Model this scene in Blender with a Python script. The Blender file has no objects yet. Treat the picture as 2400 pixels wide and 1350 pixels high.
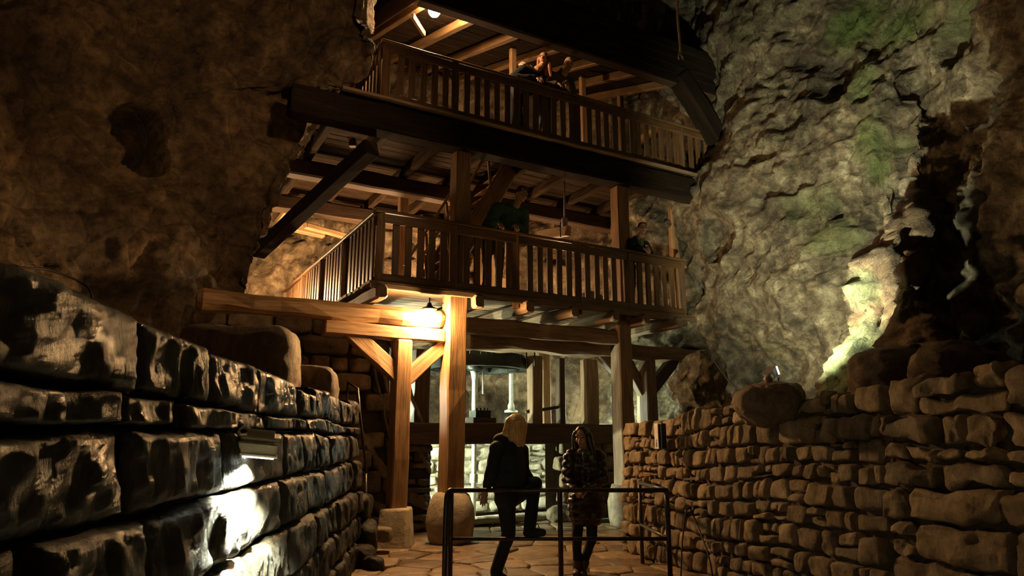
import bpy, bmesh, math, random
from mathutils import Vector, Matrix, noise, Euler
random.seed(7)
V = Vector
COL = bpy.context.scene.collection
SC = bpy.context.scene
# ------------------------------------------------------------------ camera
H = 1.55; F = 1600.0; TILT = math.atan(345 / 1600.0)
CT, ST = math.cos(TILT), math.sin(TILT)
cam_d = bpy.data.cameras.new('camera'); cam = bpy.data.objects.new('camera', cam_d); COL.objects.link(cam)
cam_d.sensor_width = 36; cam_d.lens = 24; cam_d.clip_start = .05; cam_d.clip_end = 200
cam.location = (0, 0, H); cam.rotation_euler = (math.pi / 2 + TILT, 0, 0)
SC.camera = cam
SC.view_settings.view_transform = 'Standard'; SC.view_settings.look = 'None'
SC.view_settings.gamma = 1; SC.view_settings.use_curve_mapping = False; SC.view_settings.exposure = 0.0
w = bpy.data.worlds.new('cave_air'); SC.world = w; w.use_nodes = True
w.node_tree.nodes['Background'].inputs[0].default_value = (.9, .55, .28, 1)
w.node_tree.nodes['Background'].inputs[1].default_value = .0045

def ray(px, py):
    x = (px - 1200) / F; v = (675 - py) / F
    return V((x, CT - v * ST, ST + v * CT))
def P(px, py, Y):            # point of the place seen at that pixel, at forward distance Y
    r = ray(px, py); k = Y / r.y
    return V((r.x * k, Y, H + r.z * k))
A0 = P(880, 665, 10.0); A0.z = 0
ang = math.radians(29.3)
U = V((math.cos(ang), math.sin(ang), 0)); N = V((-math.sin(ang), math.cos(ang), 0))
def W(s, t, z): return A0 + U * s + N * t + V((0, 0, z))
def PL(px, py, t):           # (s, z) on the gallery's vertical plane t
    r = ray(px, py); o = V((0, 0, H))
    k = ((A0 + N * t - o).dot(N)) / r.dot(N); p = o + r * k
    return (p - A0).dot(U), p.z
def PZ(px, py, z):
    r = ray(px, py); k = (z - H) / r.z
    return V((0, 0, H)) + r * k

WARM = (1, .56, .22); HOT = (1, .62, .30); COOL = (.86, 1, .72)
LAMP1 = W(PL(1006, 742, -.14)[0], -.14, PL(1006, 742, -.14)[1])
LAMP2 = W(PL(1018, 24, .35)[0], .35, PL(1018, 24, .35)[1])
def light(name, loc, power, color, r=.05, kind='POINT', target=None, spot=90, blend=.5):
    d = bpy.data.lights.new(name, kind); d.energy = power; d.color = color
    d.shadow_soft_size = r
    if kind == 'SPOT': d.spot_size = math.radians(spot); d.spot_blend = blend
    o = bpy.data.objects.new(name, d); COL.objects.link(o); o.location = loc
    if target is not None: o.rotation_euler = (V(target) - V(loc)).to_track_quat('-Z', 'Y').to_euler()
    return o
light('lamp_light', W(1.8, 4.3, 4.25), 560, HOT, .08)        # gallery, first floor
light('lamp_light', W(-1.0, 5.0, 4.5), 420, HOT, .08)
light('lamp_light', W(5.2, 2.8, 4.5), 110, HOT, .08)
light('lamp_light', W(2.9, 3.6, 7.7), 110, HOT, .08)         # gallery, second floor
light('lamp_light', W(.55, 2.35, .95), 1200, COOL, .10)        # mill room
light('lamp_light', W(.75, 2.7, 2.3), 300, COOL, .10)
light('lamp_light', W(5.3, 1.9, 2.0), 150, COOL, .10)
FLOOD = P(600, 1063, 4.15) + V((.05, 0, -.05))
light('flood_beam', FLOOD, 2600, (.93, 1, .74), .05, 'SPOT', FLOOD + V((-.12, -.07, -.60)), 130, .5)
UPL = P(1812, 872, 7.2)
light('flood_beam', UPL + V((.12, .06, .12)), 2100, (.97, 1, .68), .05, 'SPOT', P(1960, 620, 9.5), 78, .7)
light('fill_light', (1.2, 3.6, 6.6), 650, (1, .62, .30), .15, 'SPOT', P(560, 330, 9.6), 54, 1.)  # unseen warm spot added above the frame to brighten the left rock
light('fill_light', (.6, -2.0, 6.0), 60, (1, .60, .27), .3)  # dim warm fill added behind the camera, no lamp of the cave

# ------------------------------------------------------------------ materials
MATS = {}
def nodes(name):
    m = bpy.data.materials.new(name); m.use_nodes = True; nt = m.node_tree
    b = nt.nodes['Principled BSDF']
    return m, nt, b
def N_(nt, typ, **kw):
    n = nt.nodes.new(typ)
    for k, v in kw.items():
        if k in n.inputs: n.inputs[k].default_value = v
        else: setattr(n, k, v)
    return n
def ramp(nt, stops, src):
    r = nt.nodes.new('ShaderNodeValToRGB'); e = r.color_ramp.elements
    e[0].position = stops[0][0]; e[0].color = (*stops[0][1], 1)
    e[1].position = stops[-1][0]; e[1].color = (*stops[-1][1], 1)
    for p, c in stops[1:-1]:
        x = e.new(p); x.color = (*c, 1)
    nt.links.new(src, r.inputs[0]); return r
def coords(nt, kind, scale, randomize=False):
    tc = nt.nodes.new('ShaderNodeTexCoord'); mp = nt.nodes.new('ShaderNodeMapping')
    mp.inputs['Scale'].default_value = scale
    nt.links.new(tc.outputs[kind], mp.inputs[0])
    if randomize:
        oi = nt.nodes.new('ShaderNodeObjectInfo'); mm = N_(nt, 'ShaderNodeMath', operation='MULTIPLY'); mm.inputs[1].default_value = 37.
        nt.links.new(oi.outputs['Random'], mm.inputs[0]); nt.links.new(mm.outputs[0], mp.inputs['Location'])
    return mp
def bump(nt, b, src, strength, dist, prev=None):
    bp = nt.nodes.new('ShaderNodeBump'); bp.inputs['Strength'].default_value = strength; bp.inputs['Distance'].default_value = dist
    nt.links.new(src, bp.inputs['Height'])
    if prev: nt.links.new(prev.outputs[0], bp.inputs['Normal'])
    nt.links.new(bp.outputs[0], b.inputs['Normal']); return bp
def wood(name, c1, c2, c3, rough=.6, g=1.):
    m, nt, b = nodes(name)
    mp = coords(nt, 'Object', (.9 * g, 14 * g, 14 * g), True)
    n1 = N_(nt, 'ShaderNodeTexNoise', Scale=2.2, Detail=8., Roughness=.65, Distortion=.6); nt.links.new(mp.outputs[0], n1.inputs[0])
    mp2 = coords(nt, 'Object', (.7, 3, 3), True)
    n2 = N_(nt, 'ShaderNodeTexNoise', Scale=1.5, Detail=4.); nt.links.new(mp2.outputs[0], n2.inputs[0])
    r = ramp(nt, [(.3, c1), (.5, c2), (.7, c3)], n1.outputs[0])
    mx = N_(nt, 'ShaderNodeMix', data_type='RGBA', blend_type='MULTIPLY'); mx.inputs[0].default_value = .65
    r2 = ramp(nt, [(.35, (.5, .45, .4)), (.65, (1.15, 1.1, 1.0))], n2.outputs[0])
    nt.links.new(r.outputs[0], mx.inputs[6]); nt.links.new(r2.outputs[0], mx.inputs[7])
    nt.links.new(mx.outputs[2], b.inputs['Base Color']); b.inputs['Roughness'].default_value = rough
    bump(nt, b, n1.outputs[0], .5, .012)
    MATS[name] = m; return m
wood('timber', (.16, .085, .035), (.30, .17, .075), (.42, .25, .12))
wood('timber_grey', (.13, .08, .045), (.24, .155, .09), (.34, .23, .14), .7)
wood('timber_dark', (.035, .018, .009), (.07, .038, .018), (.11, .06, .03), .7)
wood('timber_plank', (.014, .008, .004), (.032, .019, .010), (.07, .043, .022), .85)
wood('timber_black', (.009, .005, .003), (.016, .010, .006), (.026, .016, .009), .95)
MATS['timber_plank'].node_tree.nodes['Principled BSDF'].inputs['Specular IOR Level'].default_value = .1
MATS['timber_black'].node_tree.nodes['Principled BSDF'].inputs['Specular IOR Level'].default_value = .15
wood('timber_rail', (.085, .042, .018), (.15, .078, .034), (.22, .12, .055), .45)
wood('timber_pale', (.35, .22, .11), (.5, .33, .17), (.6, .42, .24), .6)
def stone(name, cols, rough=(.6, .9), bs=1., stretch=(1, 1, 1), spec=.5, rnd=True, scale=1.):
    m, nt, b = nodes(name)
    mp = coords(nt, 'Object', tuple(x * scale for x in stretch), rnd)
    n1 = N_(nt, 'ShaderNodeTexNoise', Scale=6., Detail=9., Roughness=.66, Distortion=.3); nt.links.new(mp.outputs[0], n1.inputs[0])
    n2 = N_(nt, 'ShaderNodeTexNoise', Scale=22., Detail=6., Roughness=.7); nt.links.new(mp.outputs[0], n2.inputs[0])
    n3 = N_(nt, 'ShaderNodeTexNoise', Scale=1.3, Detail=3.); nt.links.new(mp.outputs[0], n3.inputs[0])
    r = ramp(nt, [(.3, cols[0]), (.5, cols[1]), (.68, cols[2])], n1.outputs[0])
    hs = nt.nodes.new('ShaderNodeHueSaturation'); nt.links.new(r.outputs[0], hs.inputs['Color'])
    oi = nt.nodes.new('ShaderNodeObjectInfo')
    mr = N_(nt, 'ShaderNodeMapRange'); mr.inputs[3].default_value = .62; mr.inputs[4].default_value = 1.3
    nt.links.new(oi.outputs['Random'], mr.inputs[0]); nt.links.new(mr.outputs[0], hs.inputs['Value'])
    nt.links.new(hs.outputs[0], b.inputs['Base Color'])
    rr = N_(nt, 'ShaderNodeMapRange'); rr.inputs[1].default_value = .35; rr.inputs[2].default_value = .65
    rr.inputs[3].default_value = rough[0]; rr.inputs[4].default_value = rough[1]
    nt.links.new(n3.outputs[0], rr.inputs[0]); nt.links.new(rr.outputs[0], b.inputs['Roughness'])
    b.inputs['Specular IOR Level'].default_value = spec
    p = bump(nt, b, n1.outputs[0], .8 * bs, .05)
    bump(nt, b, n2.outputs[0], .6 * bs, .012, p)
    MATS[name] = m; return m
stone('stone_warm', [(.16, .11, .06), (.36, .255, .15), (.52, .40, .26)], stretch=(1.3, 1.3, .8), bs=2.6)
stone('stone_wet', [(.020, .015, .010), (.045, .035, .023), (.11, .088, .062)], (.18, .48), 3.0, (2.6, 2.6, .9), .45)
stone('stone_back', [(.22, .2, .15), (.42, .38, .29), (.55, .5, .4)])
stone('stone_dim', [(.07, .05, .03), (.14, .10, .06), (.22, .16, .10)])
stone('flag', [(.11, .068, .036), (.2, .13, .07), (.30, .2, .11)], (.25, .6), .7)
stone('mortar', [(.035, .024, .014), (.07, .048, .028), (.1, .07, .04)], rnd=False)
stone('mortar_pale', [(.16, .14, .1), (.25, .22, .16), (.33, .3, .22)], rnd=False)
stone('plinth', [(.16, .125, .085), (.26, .205, .14), (.36, .3, .21)], bs=.6)

def rockmat(name, cols, moss_cols, bs=1., warp=.12):
    m, nt, b = nodes(name)
    mp = coords(nt, 'Object', (1, 1, 1))
    big = N_(nt, 'ShaderNodeTexNoise', Scale=.9, Detail=6., Roughness=.6, Distortion=.5); nt.links.new(mp.outputs[0], big.inputs[0])
    mid = N_(nt, 'ShaderNodeTexNoise', Scale=4.5, Detail=9., Roughness=.68, Distortion=.15); nt.links.new(mp.outputs[0], mid.inputs[0])
    fin = N_(nt, 'ShaderNodeTexNoise', Scale=24., Detail=6., Roughness=.7); nt.links.new(mp.outputs[0], fin.inputs[0])
    vo = N_(nt, 'ShaderNodeTexVoronoi', feature='DISTANCE_TO_EDGE', Scale=1.9)
    mpw = N_(nt, 'ShaderNodeMix', data_type='RGBA'); mpw.inputs[0].default_value = warp
    nt.links.new(mp.outputs[0], mpw.inputs[6]); nt.links.new(mid.outputs['Color'], mpw.inputs[7]); nt.links.new(mpw.outputs[2], vo.inputs['Vector'])
    r = ramp(nt, [(.32, cols[0]), (.45, cols[1]), (.57, cols[2]), (.7, cols[3])], mid.outputs[0])
    r2 = ramp(nt, [(.38, (.30, .26, .22)), (.62, (1.25, 1.2, 1.1))], big.outputs[0])
    mx = N_(nt, 'ShaderNodeMix', data_type='RGBA', blend_type='MULTIPLY'); mx.inputs[0].default_value = .8
    nt.links.new(r.outputs[0], mx.inputs[6]); nt.links.new(r2.outputs[0], mx.inputs[7])
    at = N_(nt, 'ShaderNodeAttribute', attribute_name='moss')
    fm = N_(nt, 'ShaderNodeMath', operation='MULTIPLY_ADD'); nt.links.new(at.outputs['Fac'], fm.inputs[0])
    fm.inputs[1].default_value = 1.25
    sub = N_(nt, 'ShaderNodeMath', operation='MULTIPLY_ADD'); sub.inputs[1].default_value = 1.6; sub.inputs[2].default_value = -1.0
    nt.links.new(mid.outputs[0], sub.inputs[0]); nt.links.new(sub.outputs[0], fm.inputs[2])
    cl = N_(nt, 'ShaderNodeClamp'); nt.links.new(fm.outputs[0], cl.inputs[0])
    mr = ramp(nt, [(.35, moss_cols[0]), (.7, moss_cols[1])], fin.outputs[0])
    mm = N_(nt, 'ShaderNodeMix', data_type='RGBA'); nt.links.new(cl.outputs[0], mm.inputs[0])
    nt.links.new(mx.outputs[2], mm.inputs[6]); nt.links.new(mr.outputs[0], mm.inputs[7])
    nt.links.new(mm.outputs[2], b.inputs['Base Color']); b.inputs['Roughness'].default_value = .75
    cr = ramp(nt, [(.0, (0, 0, 0)), (.05, (1, 1, 1))], vo.outputs['Distance'])
    p = bump(nt, b, mid.outputs[0], 1.0 * bs, .16)
    p = bump(nt, b, cr.outputs[0], .35 * bs, .05, p)
    bump(nt, b, fin.outputs[0], .7 * bs, .03, p)
    MATS[name] = m; return m
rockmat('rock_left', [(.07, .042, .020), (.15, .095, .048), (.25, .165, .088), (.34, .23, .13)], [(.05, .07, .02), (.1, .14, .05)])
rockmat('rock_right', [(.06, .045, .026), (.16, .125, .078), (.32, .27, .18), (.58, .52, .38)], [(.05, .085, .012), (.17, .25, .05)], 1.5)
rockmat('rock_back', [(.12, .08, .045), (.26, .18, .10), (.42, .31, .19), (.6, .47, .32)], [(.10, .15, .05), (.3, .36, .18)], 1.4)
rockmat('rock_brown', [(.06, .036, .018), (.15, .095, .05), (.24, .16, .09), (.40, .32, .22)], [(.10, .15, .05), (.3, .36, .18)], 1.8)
def plain(name, col, rough=.6, metal=0., spec=.5, emit=None, es=1., noise_=0.):
    m, nt, b = nodes(name); b.inputs['Base Color'].default_value = (*col, 1)
    b.inputs['Roughness'].default_value = rough; b.inputs['Metallic'].default_value = metal; b.inputs['Specular IOR Level'].default_value = spec
    if emit: b.inputs['Emission Color'].default_value = (*emit, 1); b.inputs['Emission Strength'].default_value = es
    if noise_:
        mp = coords(nt, 'Object', (1, 1, 1))
        n = N_(nt, 'ShaderNodeTexNoise', Scale=18., Detail=6.); nt.links.new(mp.outputs[0], n.inputs[0])
        r = ramp(nt, [(.3, tuple(c * (1 - noise_) for c in col)), (.7, tuple(min(1, c * (1 + noise_)) for c in col))], n.outputs[0])
        nt.links.new(r.outputs[0], b.inputs['Base Color']); bump(nt, b, n.outputs[0], .3, .01)
    MATS[name] = m; return m
plain('steel', (.06, .045, .035), .4, .6, noise_=.4)
plain('iron', (.035, .04, .035), .45, .7, noise_=.3)
plain('shaft', (.55, .56, .5), .4, .2, noise_=.15)
plain('cable', (.01, .01, .01), .6)
plain('cable_white', (.8, .78, .7), .5)
plain('rope', (.35, .26, .14), .9, noise_=.3)
plain('lamp_body', (.52, .50, .38), .45, .1, noise_=.1)
plain('lamp_grey', (.35, .3, .27), .5, .1, noise_=.1)
plain('glow', (1, .9, .7), .5, emit=(1, .58, .24), es=1200)
plain('glow2', (1, .9, .7), .5, emit=(1, .64, .32), es=700)
plain('glow_cool', (1, 1, .9), .5, emit=(.9, 1, .85), es=8)
plain('sign_white', (.85, .8, .74), .5)
plain('ink', (.03, .03, .03), .6)
plain('ink_faint', (.55, .5, .47), .6)
plain('skin', (.50, .27, .16), .5, noise_=.08)
plain('lips', (.35, .11, .08), .5)
plain('eye', (.02, .015, .01), .2)
plain('hair_blonde', (.62, .36, .13), .4, noise_=.45)
plain('hair_dark', (.035, .018, .010), .35, noise_=.4)
plain('hair_black', (.012, .009, .007), .5, noise_=.4)
plain('hair_auburn', (.20, .055, .018), .4, noise_=.4)
for hn in ('hair_blonde', 'hair_dark', 'hair_auburn'):
    nt = MATS[hn].node_tree
    for nd in nt.nodes:
        if nd.type == 'MAPPING': nd.inputs['Scale'].default_value = (5, 5, .35)
plain('cloth_black', (.010, .010, .012), .8, noise_=.3)
plain('puffer', (.032, .017, .017), .30, noise_=.25)
plain('cloth_green', (.045, .10, .055), .8, noise_=.2)
plain('cloth_navy', (.012, .014, .018), .8, noise_=.3)
plain('cloth_olive', (.10, .07, .035), .8, noise_=.2)
plain('jeans', (.16, .17, .22), .8, noise_=.3)
plain('fur', (.6, .42, .28), .9, noise_=.4)
plain('leather', (.09, .05, .03), .4, noise_=.3)
plain('shirt_lime', (.14, .18, .03), .8)
plain('grey_trim', (.12, .12, .10), .8)

# ------------------------------------------------------------------ object helpers
def thing(name, label, cat, loc=(0, 0, 0), group=None):
    o = bpy.data.objects.new(name, None); COL.objects.link(o); o.location = loc; o.empty_display_size = .1
    o['label'] = label; o['category'] = cat
    if group: o['group'] = group
    return o
def tag(o, label=None, cat=None, group=None, kind=None):
    if label: o['label'] = label
    if cat: o['category'] = cat
    if group: o['group'] = group
    if kind: o['kind'] = kind
    return o
def ploc(p):
    l = V((0, 0, 0))
    while p is not None: l += V(p.location); p = p.parent
    return l
def mesh_obj(name, verts, faces, mat, parent=None, origin=None, smooth=True):
    """verts are in world coordinates"""
    if origin is None:
        origin = sum((V(v) for v in verts), V()) / len(verts)
    me = bpy.data.meshes.new(name); me.from_pydata([V(v) - origin for v in verts], [], faces); me.update()
    if smooth: me.polygons.foreach_set('use_smooth', [True] * len(me.polygons))
    me.materials.append(MATS[mat]); o = bpy.data.objects.new(name, me); COL.objects.link(o)
    o.parent = parent; o.location = origin - ploc(parent); return o
def member(name, p0, p1, w, h, mat, parent=None, bev=.012, rough=.004, up=V((0, 0, 1)), round_=False, taper=1., seg=None):
    p0, p1 = V(p0), V(p1); d = p1 - p0; L = d.length; x = d.normalized()
    y = up.cross(x)
    if y.length < 1e-3: y = V((0, 1, 0)).cross(x)
    if y.length < 1e-3: y = V((1, 0, 0))
    y.normalize(); z = x.cross(y)
    if round_:
        k = 14; prof = [(math.cos(a * 2 * math.pi / k) * w / 2, math.sin(a * 2 * math.pi / k) * h / 2) for a in range(k)]
    else:
        b = min(bev, w * .3, h * .3); a, c = w / 2, h / 2
        prof = [(a - b, -c), (a, -c + b), (a, c - b), (a - b, c), (-a + b, c), (-a, c - b), (-a, -c + b), (-a + b, -c)]
    n = seg or max(2, int(L / .35)); vs = []; fs = []; k = len(prof); sd = random.random() * 100
    bl = min(bev, L * .2)
    xs = [0, bl] + [L * i / n for i in range(1, n)] + [L - bl, L]
    for i, X in enumerate(xs):
        e = (1 - bl / max(w, .01)) if i in (0, len(xs) - 1) else 1
        tp = 1 + (taper - 1) * X / L
        for j, (yy, zz) in enumerate(prof):
            q = noise.noise_vector(V((X * 1.7 + sd, yy * 4, zz * 4)))
            vs.append((X - L / 2, yy * e * tp + q.y * rough * 2, zz * e * tp + q.z * rough * 2))
    for i in range(len(xs) - 1):
        for j in range(k):
            fs.append((i * k + j, i * k + (j + 1) % k, (i + 1) * k + (j + 1) % k, (i + 1) * k + j))
    fs.append(tuple(range(k - 1, -1, -1))); fs.append(tuple((len(xs) - 1) * k + j for j in range(k)))
    me = bpy.data.meshes.new(name); me.from_pydata(vs, [], fs); me.update()
    if round_: me.polygons.foreach_set('use_smooth', [len(p.vertices) == 4 for p in me.polygons])
    me.materials.append(MATS[mat]); o = bpy.data.objects.new(name, me); COL.objects.link(o)
    M = Matrix((x, y, z)).transposed().to_4x4(); M.translation = (p0 + p1) / 2 - ploc(parent)
    o.parent = parent; o.matrix_local = M; return o
def tube(name, pts, r, mat, parent=None, k=8, rr=None):
    pts = [V(p) for p in pts]; vs = []; fs = []; n = len(pts); ref = V((.3, .2, .9))
    for i, p in enumerate(pts):
        d = (pts[min(i + 1, n - 1)] - pts[max(i - 1, 0)]).normalized()
        a = d.cross(ref)
        if a.length < .05: a = d.cross(V((1, 0, 0)))
        a.normalize(); b = d.cross(a); R = rr[i] if rr else r
        for j in range(k):
            t = 2 * math.pi * j / k; vs.append(p + (a * math.cos(t) + b * math.sin(t)) * R)
    for i in range(n - 1):
        for j in range(k): fs.append((i * k + j, i * k + (j + 1) % k, (i + 1) * k + (j + 1) % k, (i + 1) * k + j))
    fs.append(tuple(range(k - 1, -1, -1))); fs.append(tuple((n - 1) * k + j for j in range(k)))
    return mesh_obj(name, vs, fs, mat, parent)
def smoothline(pts, n=8):
    pts = [V(p) for p in pts]; out = []
    for i in range(len(pts) - 1):
        p0, p1, p2, p3 = pts[max(i - 1, 0)], pts[i], pts[i + 1], pts[min(i + 2, len(pts) - 1)]
        for k in range(n):
            out.append(cr(p0, p1, p2, p3, k / n))
    out.append(pts[-1]); return out
def cr(p0, p1, p2, p3, t):
    return .5 * ((2 * p1) + (p2 - p0) * t + (2 * p0 - 5 * p1 + 4 * p2 - p3) * t * t + (3 * p1 - p0 - 3 * p2 + p3) * t ** 3)
def lathe(name, base, prof, mat, parent=None, k=24, sq=2., axis=None, jit=0., smooth=True):
    """prof: (radius, height) list; sq > 2 makes the section squarer; axis rotates it (z by default)"""
    base = V(base); vs = []; fs = []
    q = axis.to_track_quat('Z', 'Y') if axis is not None else None
    for r, h in prof:
        for j in range(k):
            t = 2 * math.pi * (j + .5) / k; c, s_ = math.cos(t), math.sin(t)
            m = (abs(c) ** sq + abs(s_) ** sq) ** (-1 / sq)
            v = V((c * m * r, s_ * m * r, h))
            if jit: v += noise.noise_vector(v * 6 + base) * jit
            if q: v = q @ v
            vs.append(base + v)
    n = len(prof)
    for i in range(n - 1):
        for j in range(k): fs.append((i * k + j, i * k + (j + 1) % k, (i + 1) * k + (j + 1) % k, (i + 1) * k + j))
    fs.append(tuple(range(k - 1, -1, -1))); fs.append(tuple((n - 1) * k + j for j in range(k)))
    return mesh_obj(name, vs, fs, mat, parent, smooth=smooth)

_cube = {}
def cubegrid(n):
    if n in _cube: return _cube[n]
    idx = {}; vs = []; fs = []
    def vid(a, b, c):
        k = (round(a * n), round(b * n), round(c * n))
        if k not in idx: idx[k] = len(vs); vs.append((a * 2 - 1, b * 2 - 1, c * 2 - 1))
        return idx[k]
    for ax in range(3):
        for side in (0, 1):
            for i in range(n):
                for j in range(n):
                    q = []
                    for (di, dj) in ((0, 0), (1, 0), (1, 1), (0, 1)):
                        a, b = (i + di) / n, (j + dj) / n
                        p = [0, 0, 0]; p[ax] = side; p[(ax + 1) % 3] = a; p[(ax + 2) % 3] = b
                        q.append(vid(*p))
                    fs.append(tuple(q if side else q[::-1]))
    _cube[n] = (vs, fs); return _cube[n]
def stone_data(quad, z_dep, fmap, n=5, k=7., amp=.02, fr=5., seed=0):
    """quad: 4 (s,z) corners [bl, br, tr, tl]; fmap(s, z, d) gives the world point"""
    vs0, fs = cubegrid(n); out = []
    so = V((seed * 3.17 % 50, seed * 7.3 % 50, seed * 1.9 % 50))
    (x0, y0), (x1, y1), (x2, y2), (x3, y3) = quad
    for (a, b, c) in vs0:
        m = (abs(a) ** k + abs(b) ** k + abs(c) ** k) ** (-1 / k)
        a, b, c = a * m, b * m, c * m
        u_, v_ = (a + 1) / 2, (b + 1) / 2
        s = (x0 * (1 - u_) + x1 * u_) * (1 - v_) + (x3 * (1 - u_) + x2 * u_) * v_
        z = (y0 * (1 - u_) + y1 * u_) * (1 - v_) + (y3 * (1 - u_) + y2 * u_) * v_
        p = fmap(s, z, c * z_dep)
        q = p * fr + so
        nv = noise.noise_vector(q) * amp + noise.noise_vector(q * 2.7) * amp * .5
        out.append(p + nv)
    return out, fs
def block_data(quad, dep, fmap, seed, nu=30, nv=20):
    """hewn block: finely chiselled face, rounded arrises, sides running back into the wall"""
    (x0, y0), (x1, y1), (x2, y2), (x3, y3) = quad; vs = []; fs = []
    def put(a, b, back):
        u_, v_ = (a + 1) / 2, (b + 1) / 2
        s = (x0 * (1 - u_) + x1 * u_) * (1 - v_) + (x3 * (1 - u_) + x2 * u_) * v_
        z = (y0 * (1 - u_) + y1 * u_) * (1 - v_) + (y3 * (1 - u_) + y2 * u_) * v_
        if back: vs.append(fmap(s, z, -dep)); return
        e = max(abs(a) ** 12, abs(b) ** 9)
        q = V((s, z, seed))
        w = noise.noise_vector(V((s * 2.2, z * 2.2, seed)))
        r = noise.ridged_multi_fractal(V((s * 6 + w.x, z * 1.9 + w.y, seed)), .9, 2.2, 4, 1., 2.) * .022 + noise.turbulence(V((s * 17 + w.x * 3, z * 6, seed)), 3, False) * .018 + noise.noise(V((s * 2.5, z * 3.5, seed))) * .035
        vs.append(fmap(s + w.x * .012, z + w.y * .02, r * (1 - e) - e * .055))
    A = [-1] + [-1 + 2 * (i + .35) / (nu + .7 - 1 + 0.0) for i in range(nu)]; A = [max(-1, min(1, a)) for a in [-1] + [-.985 + 1.97 * i / (nu - 1) for i in range(nu)] + [1]]
    B = [max(-1, min(1, a)) for a in [-1] + [-.985 + 1.97 * i / (nv - 1) for i in range(nv)] + [1]]
    for j, b_ in enumerate(B):
        for i, a_ in enumerate(A): put(a_, b_, i in (0, len(A) - 1) or j in (0, len(B) - 1))
    m = len(A)
    for j in range(len(B) - 1):
        for i in range(m - 1): fs.append((j * m + i, j * m + i + 1, (j + 1) * m + i + 1, (j + 1) * m + i))
    return vs, fs
def rockobj(name, center, size, mat, parent=None, n=14, k=3.2, amp=.08, fr=1.6, seed=1, rot=0):
    vs0, fs = cubegrid(n); out = []; c0 = V(center); R = Matrix.Rotation(rot, 3, 'Z'); so = V((seed * 3.1, seed, -seed))
    for (a, b, c) in vs0:
        m = (abs(a) ** k + abs(b) ** k + abs(c) ** k) ** (-1 / k)
        p = V((a * m * size[0] / 2, b * m * size[1] / 2, c * m * size[2] / 2)); p = R @ p
        q = (p + c0) * fr + so
        out.append(c0 + p + noise.noise_vector(q) * amp + noise.noise_vector(q * 3) * amp * .4 + noise.noise_vector(q * 8) * amp * .15)
    return mesh_obj(name, out, fs, mat, parent)

# ------------------------------------------------------------------ rock surfaces
def rock_surface(name, grid, nu, nv, mat, a=(.35, .16, .05), cell=.10, pits=(), moss=(), sd=0., flip=True, label=None):
    R, C = len(grid), len(grid[0]); vs = []; P3 = [[P(*c) if not isinstance(c, Vector) else c for c in row] for row in grid]
    def g(i, j): return P3[max(0, min(R - 1, i))][max(0, min(C - 1, j))]
    for iv in range(nv + 1):
        y = iv / nv * (R - 1); i = min(int(y), R - 2); fy = y - i
        rowp = []
        for j in range(-1, C + 1):
            rowp.append(cr(g(i - 1, j), g(i, j), g(i + 1, j), g(i + 2, j), fy))
        for iu in range(nu + 1):
            x = iu / nu * (C - 1); j = min(int(x), C - 2); fx = x - j
            vs.append(cr(rowp[j], rowp[j + 1], rowp[j + 2], rowp[min(j + 3, C + 1)], fx))
    def vi(iv, iu): return iv * (nu + 1) + iu
    base = [v.copy() for v in vs]; out = []; mo = []
    pp = [(P(px, py, Y), r, d) for (px, py, Y, r, d) in pits]; mp_ = [(P(px, py, Y), r, st) for (px, py, Y, r, st) in moss]
    for iv in range(nv + 1):
        for iu in range(nu + 1):
            p = base[vi(iv, iu)]
            du = base[vi(iv, min(iu + 1, nu))] - base[vi(iv, max(iu - 1, 0))]
            dv = base[vi(min(iv + 1, nv), iu)] - base[vi(max(iv - 1, 0), iu)]
            nn = du.cross(dv)
            if nn.length < 1e-9: nn = V((0, -1, 0))
            nn.normalize()
            if flip: nn = -nn
            q = p + V((sd, sd * .7, 0)); qw = q + noise.noise_vector(q * .8) * .5
            d = noise.noise(q * .55) * a[0] + noise.ridged_multi_fractal(qw * .9, 1., 2.1, 4, 1., 2.) * a[1] * .5 - a[1] * .5 \
                + noise.turbulence(q * 3.2, 4, False) * a[2]
            if cell:
                dd, _ = noise.voronoi(qw * 1.25 + V((0, 0, q.z * .2)))
                e = dd[1] - dd[0]; d -= cell * max(0, 1 - e / .16) ** 1.5
                d += (noise.cell(noise.voronoi(qw * 1.25)[1][0] * 9.1) - .5) * cell * .5
            for c, r, dp in pp:
                L = V(((p.x - c.x) / r[0], (p.y - c.y) / r[0], (p.z - c.z) / r[1])).length
                if L < 1.5: d -= dp * max(0, 1 - (L / 1.25) ** 4)
            mm = 0
            for c, r, st in mp_:
                L = V(((p.x - c.x) / r[0], (p.y - c.y) / r[0], (p.z - c.z) / r[1])).length
                mm = max(mm, st * max(0, 1 - L * L))
            out.append(p + nn * d); mo.append(mm)
    fs = []
    for iv in range(nv):
        for iu in range(nu):
            f = (vi(iv, iu), vi(iv, iu + 1), vi(iv + 1, iu + 1), vi(iv + 1, iu)); fs.append(f if not flip else f[::-1])
    o = mesh_obj(name, out, fs, mat, None, origin=V((0, 0, 0)))
    at = o.data.attributes.new('moss', 'FLOAT', 'POINT'); at.data.foreach_set('value', mo)
    tag(o, label, None, None, 'structure'); return o

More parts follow.
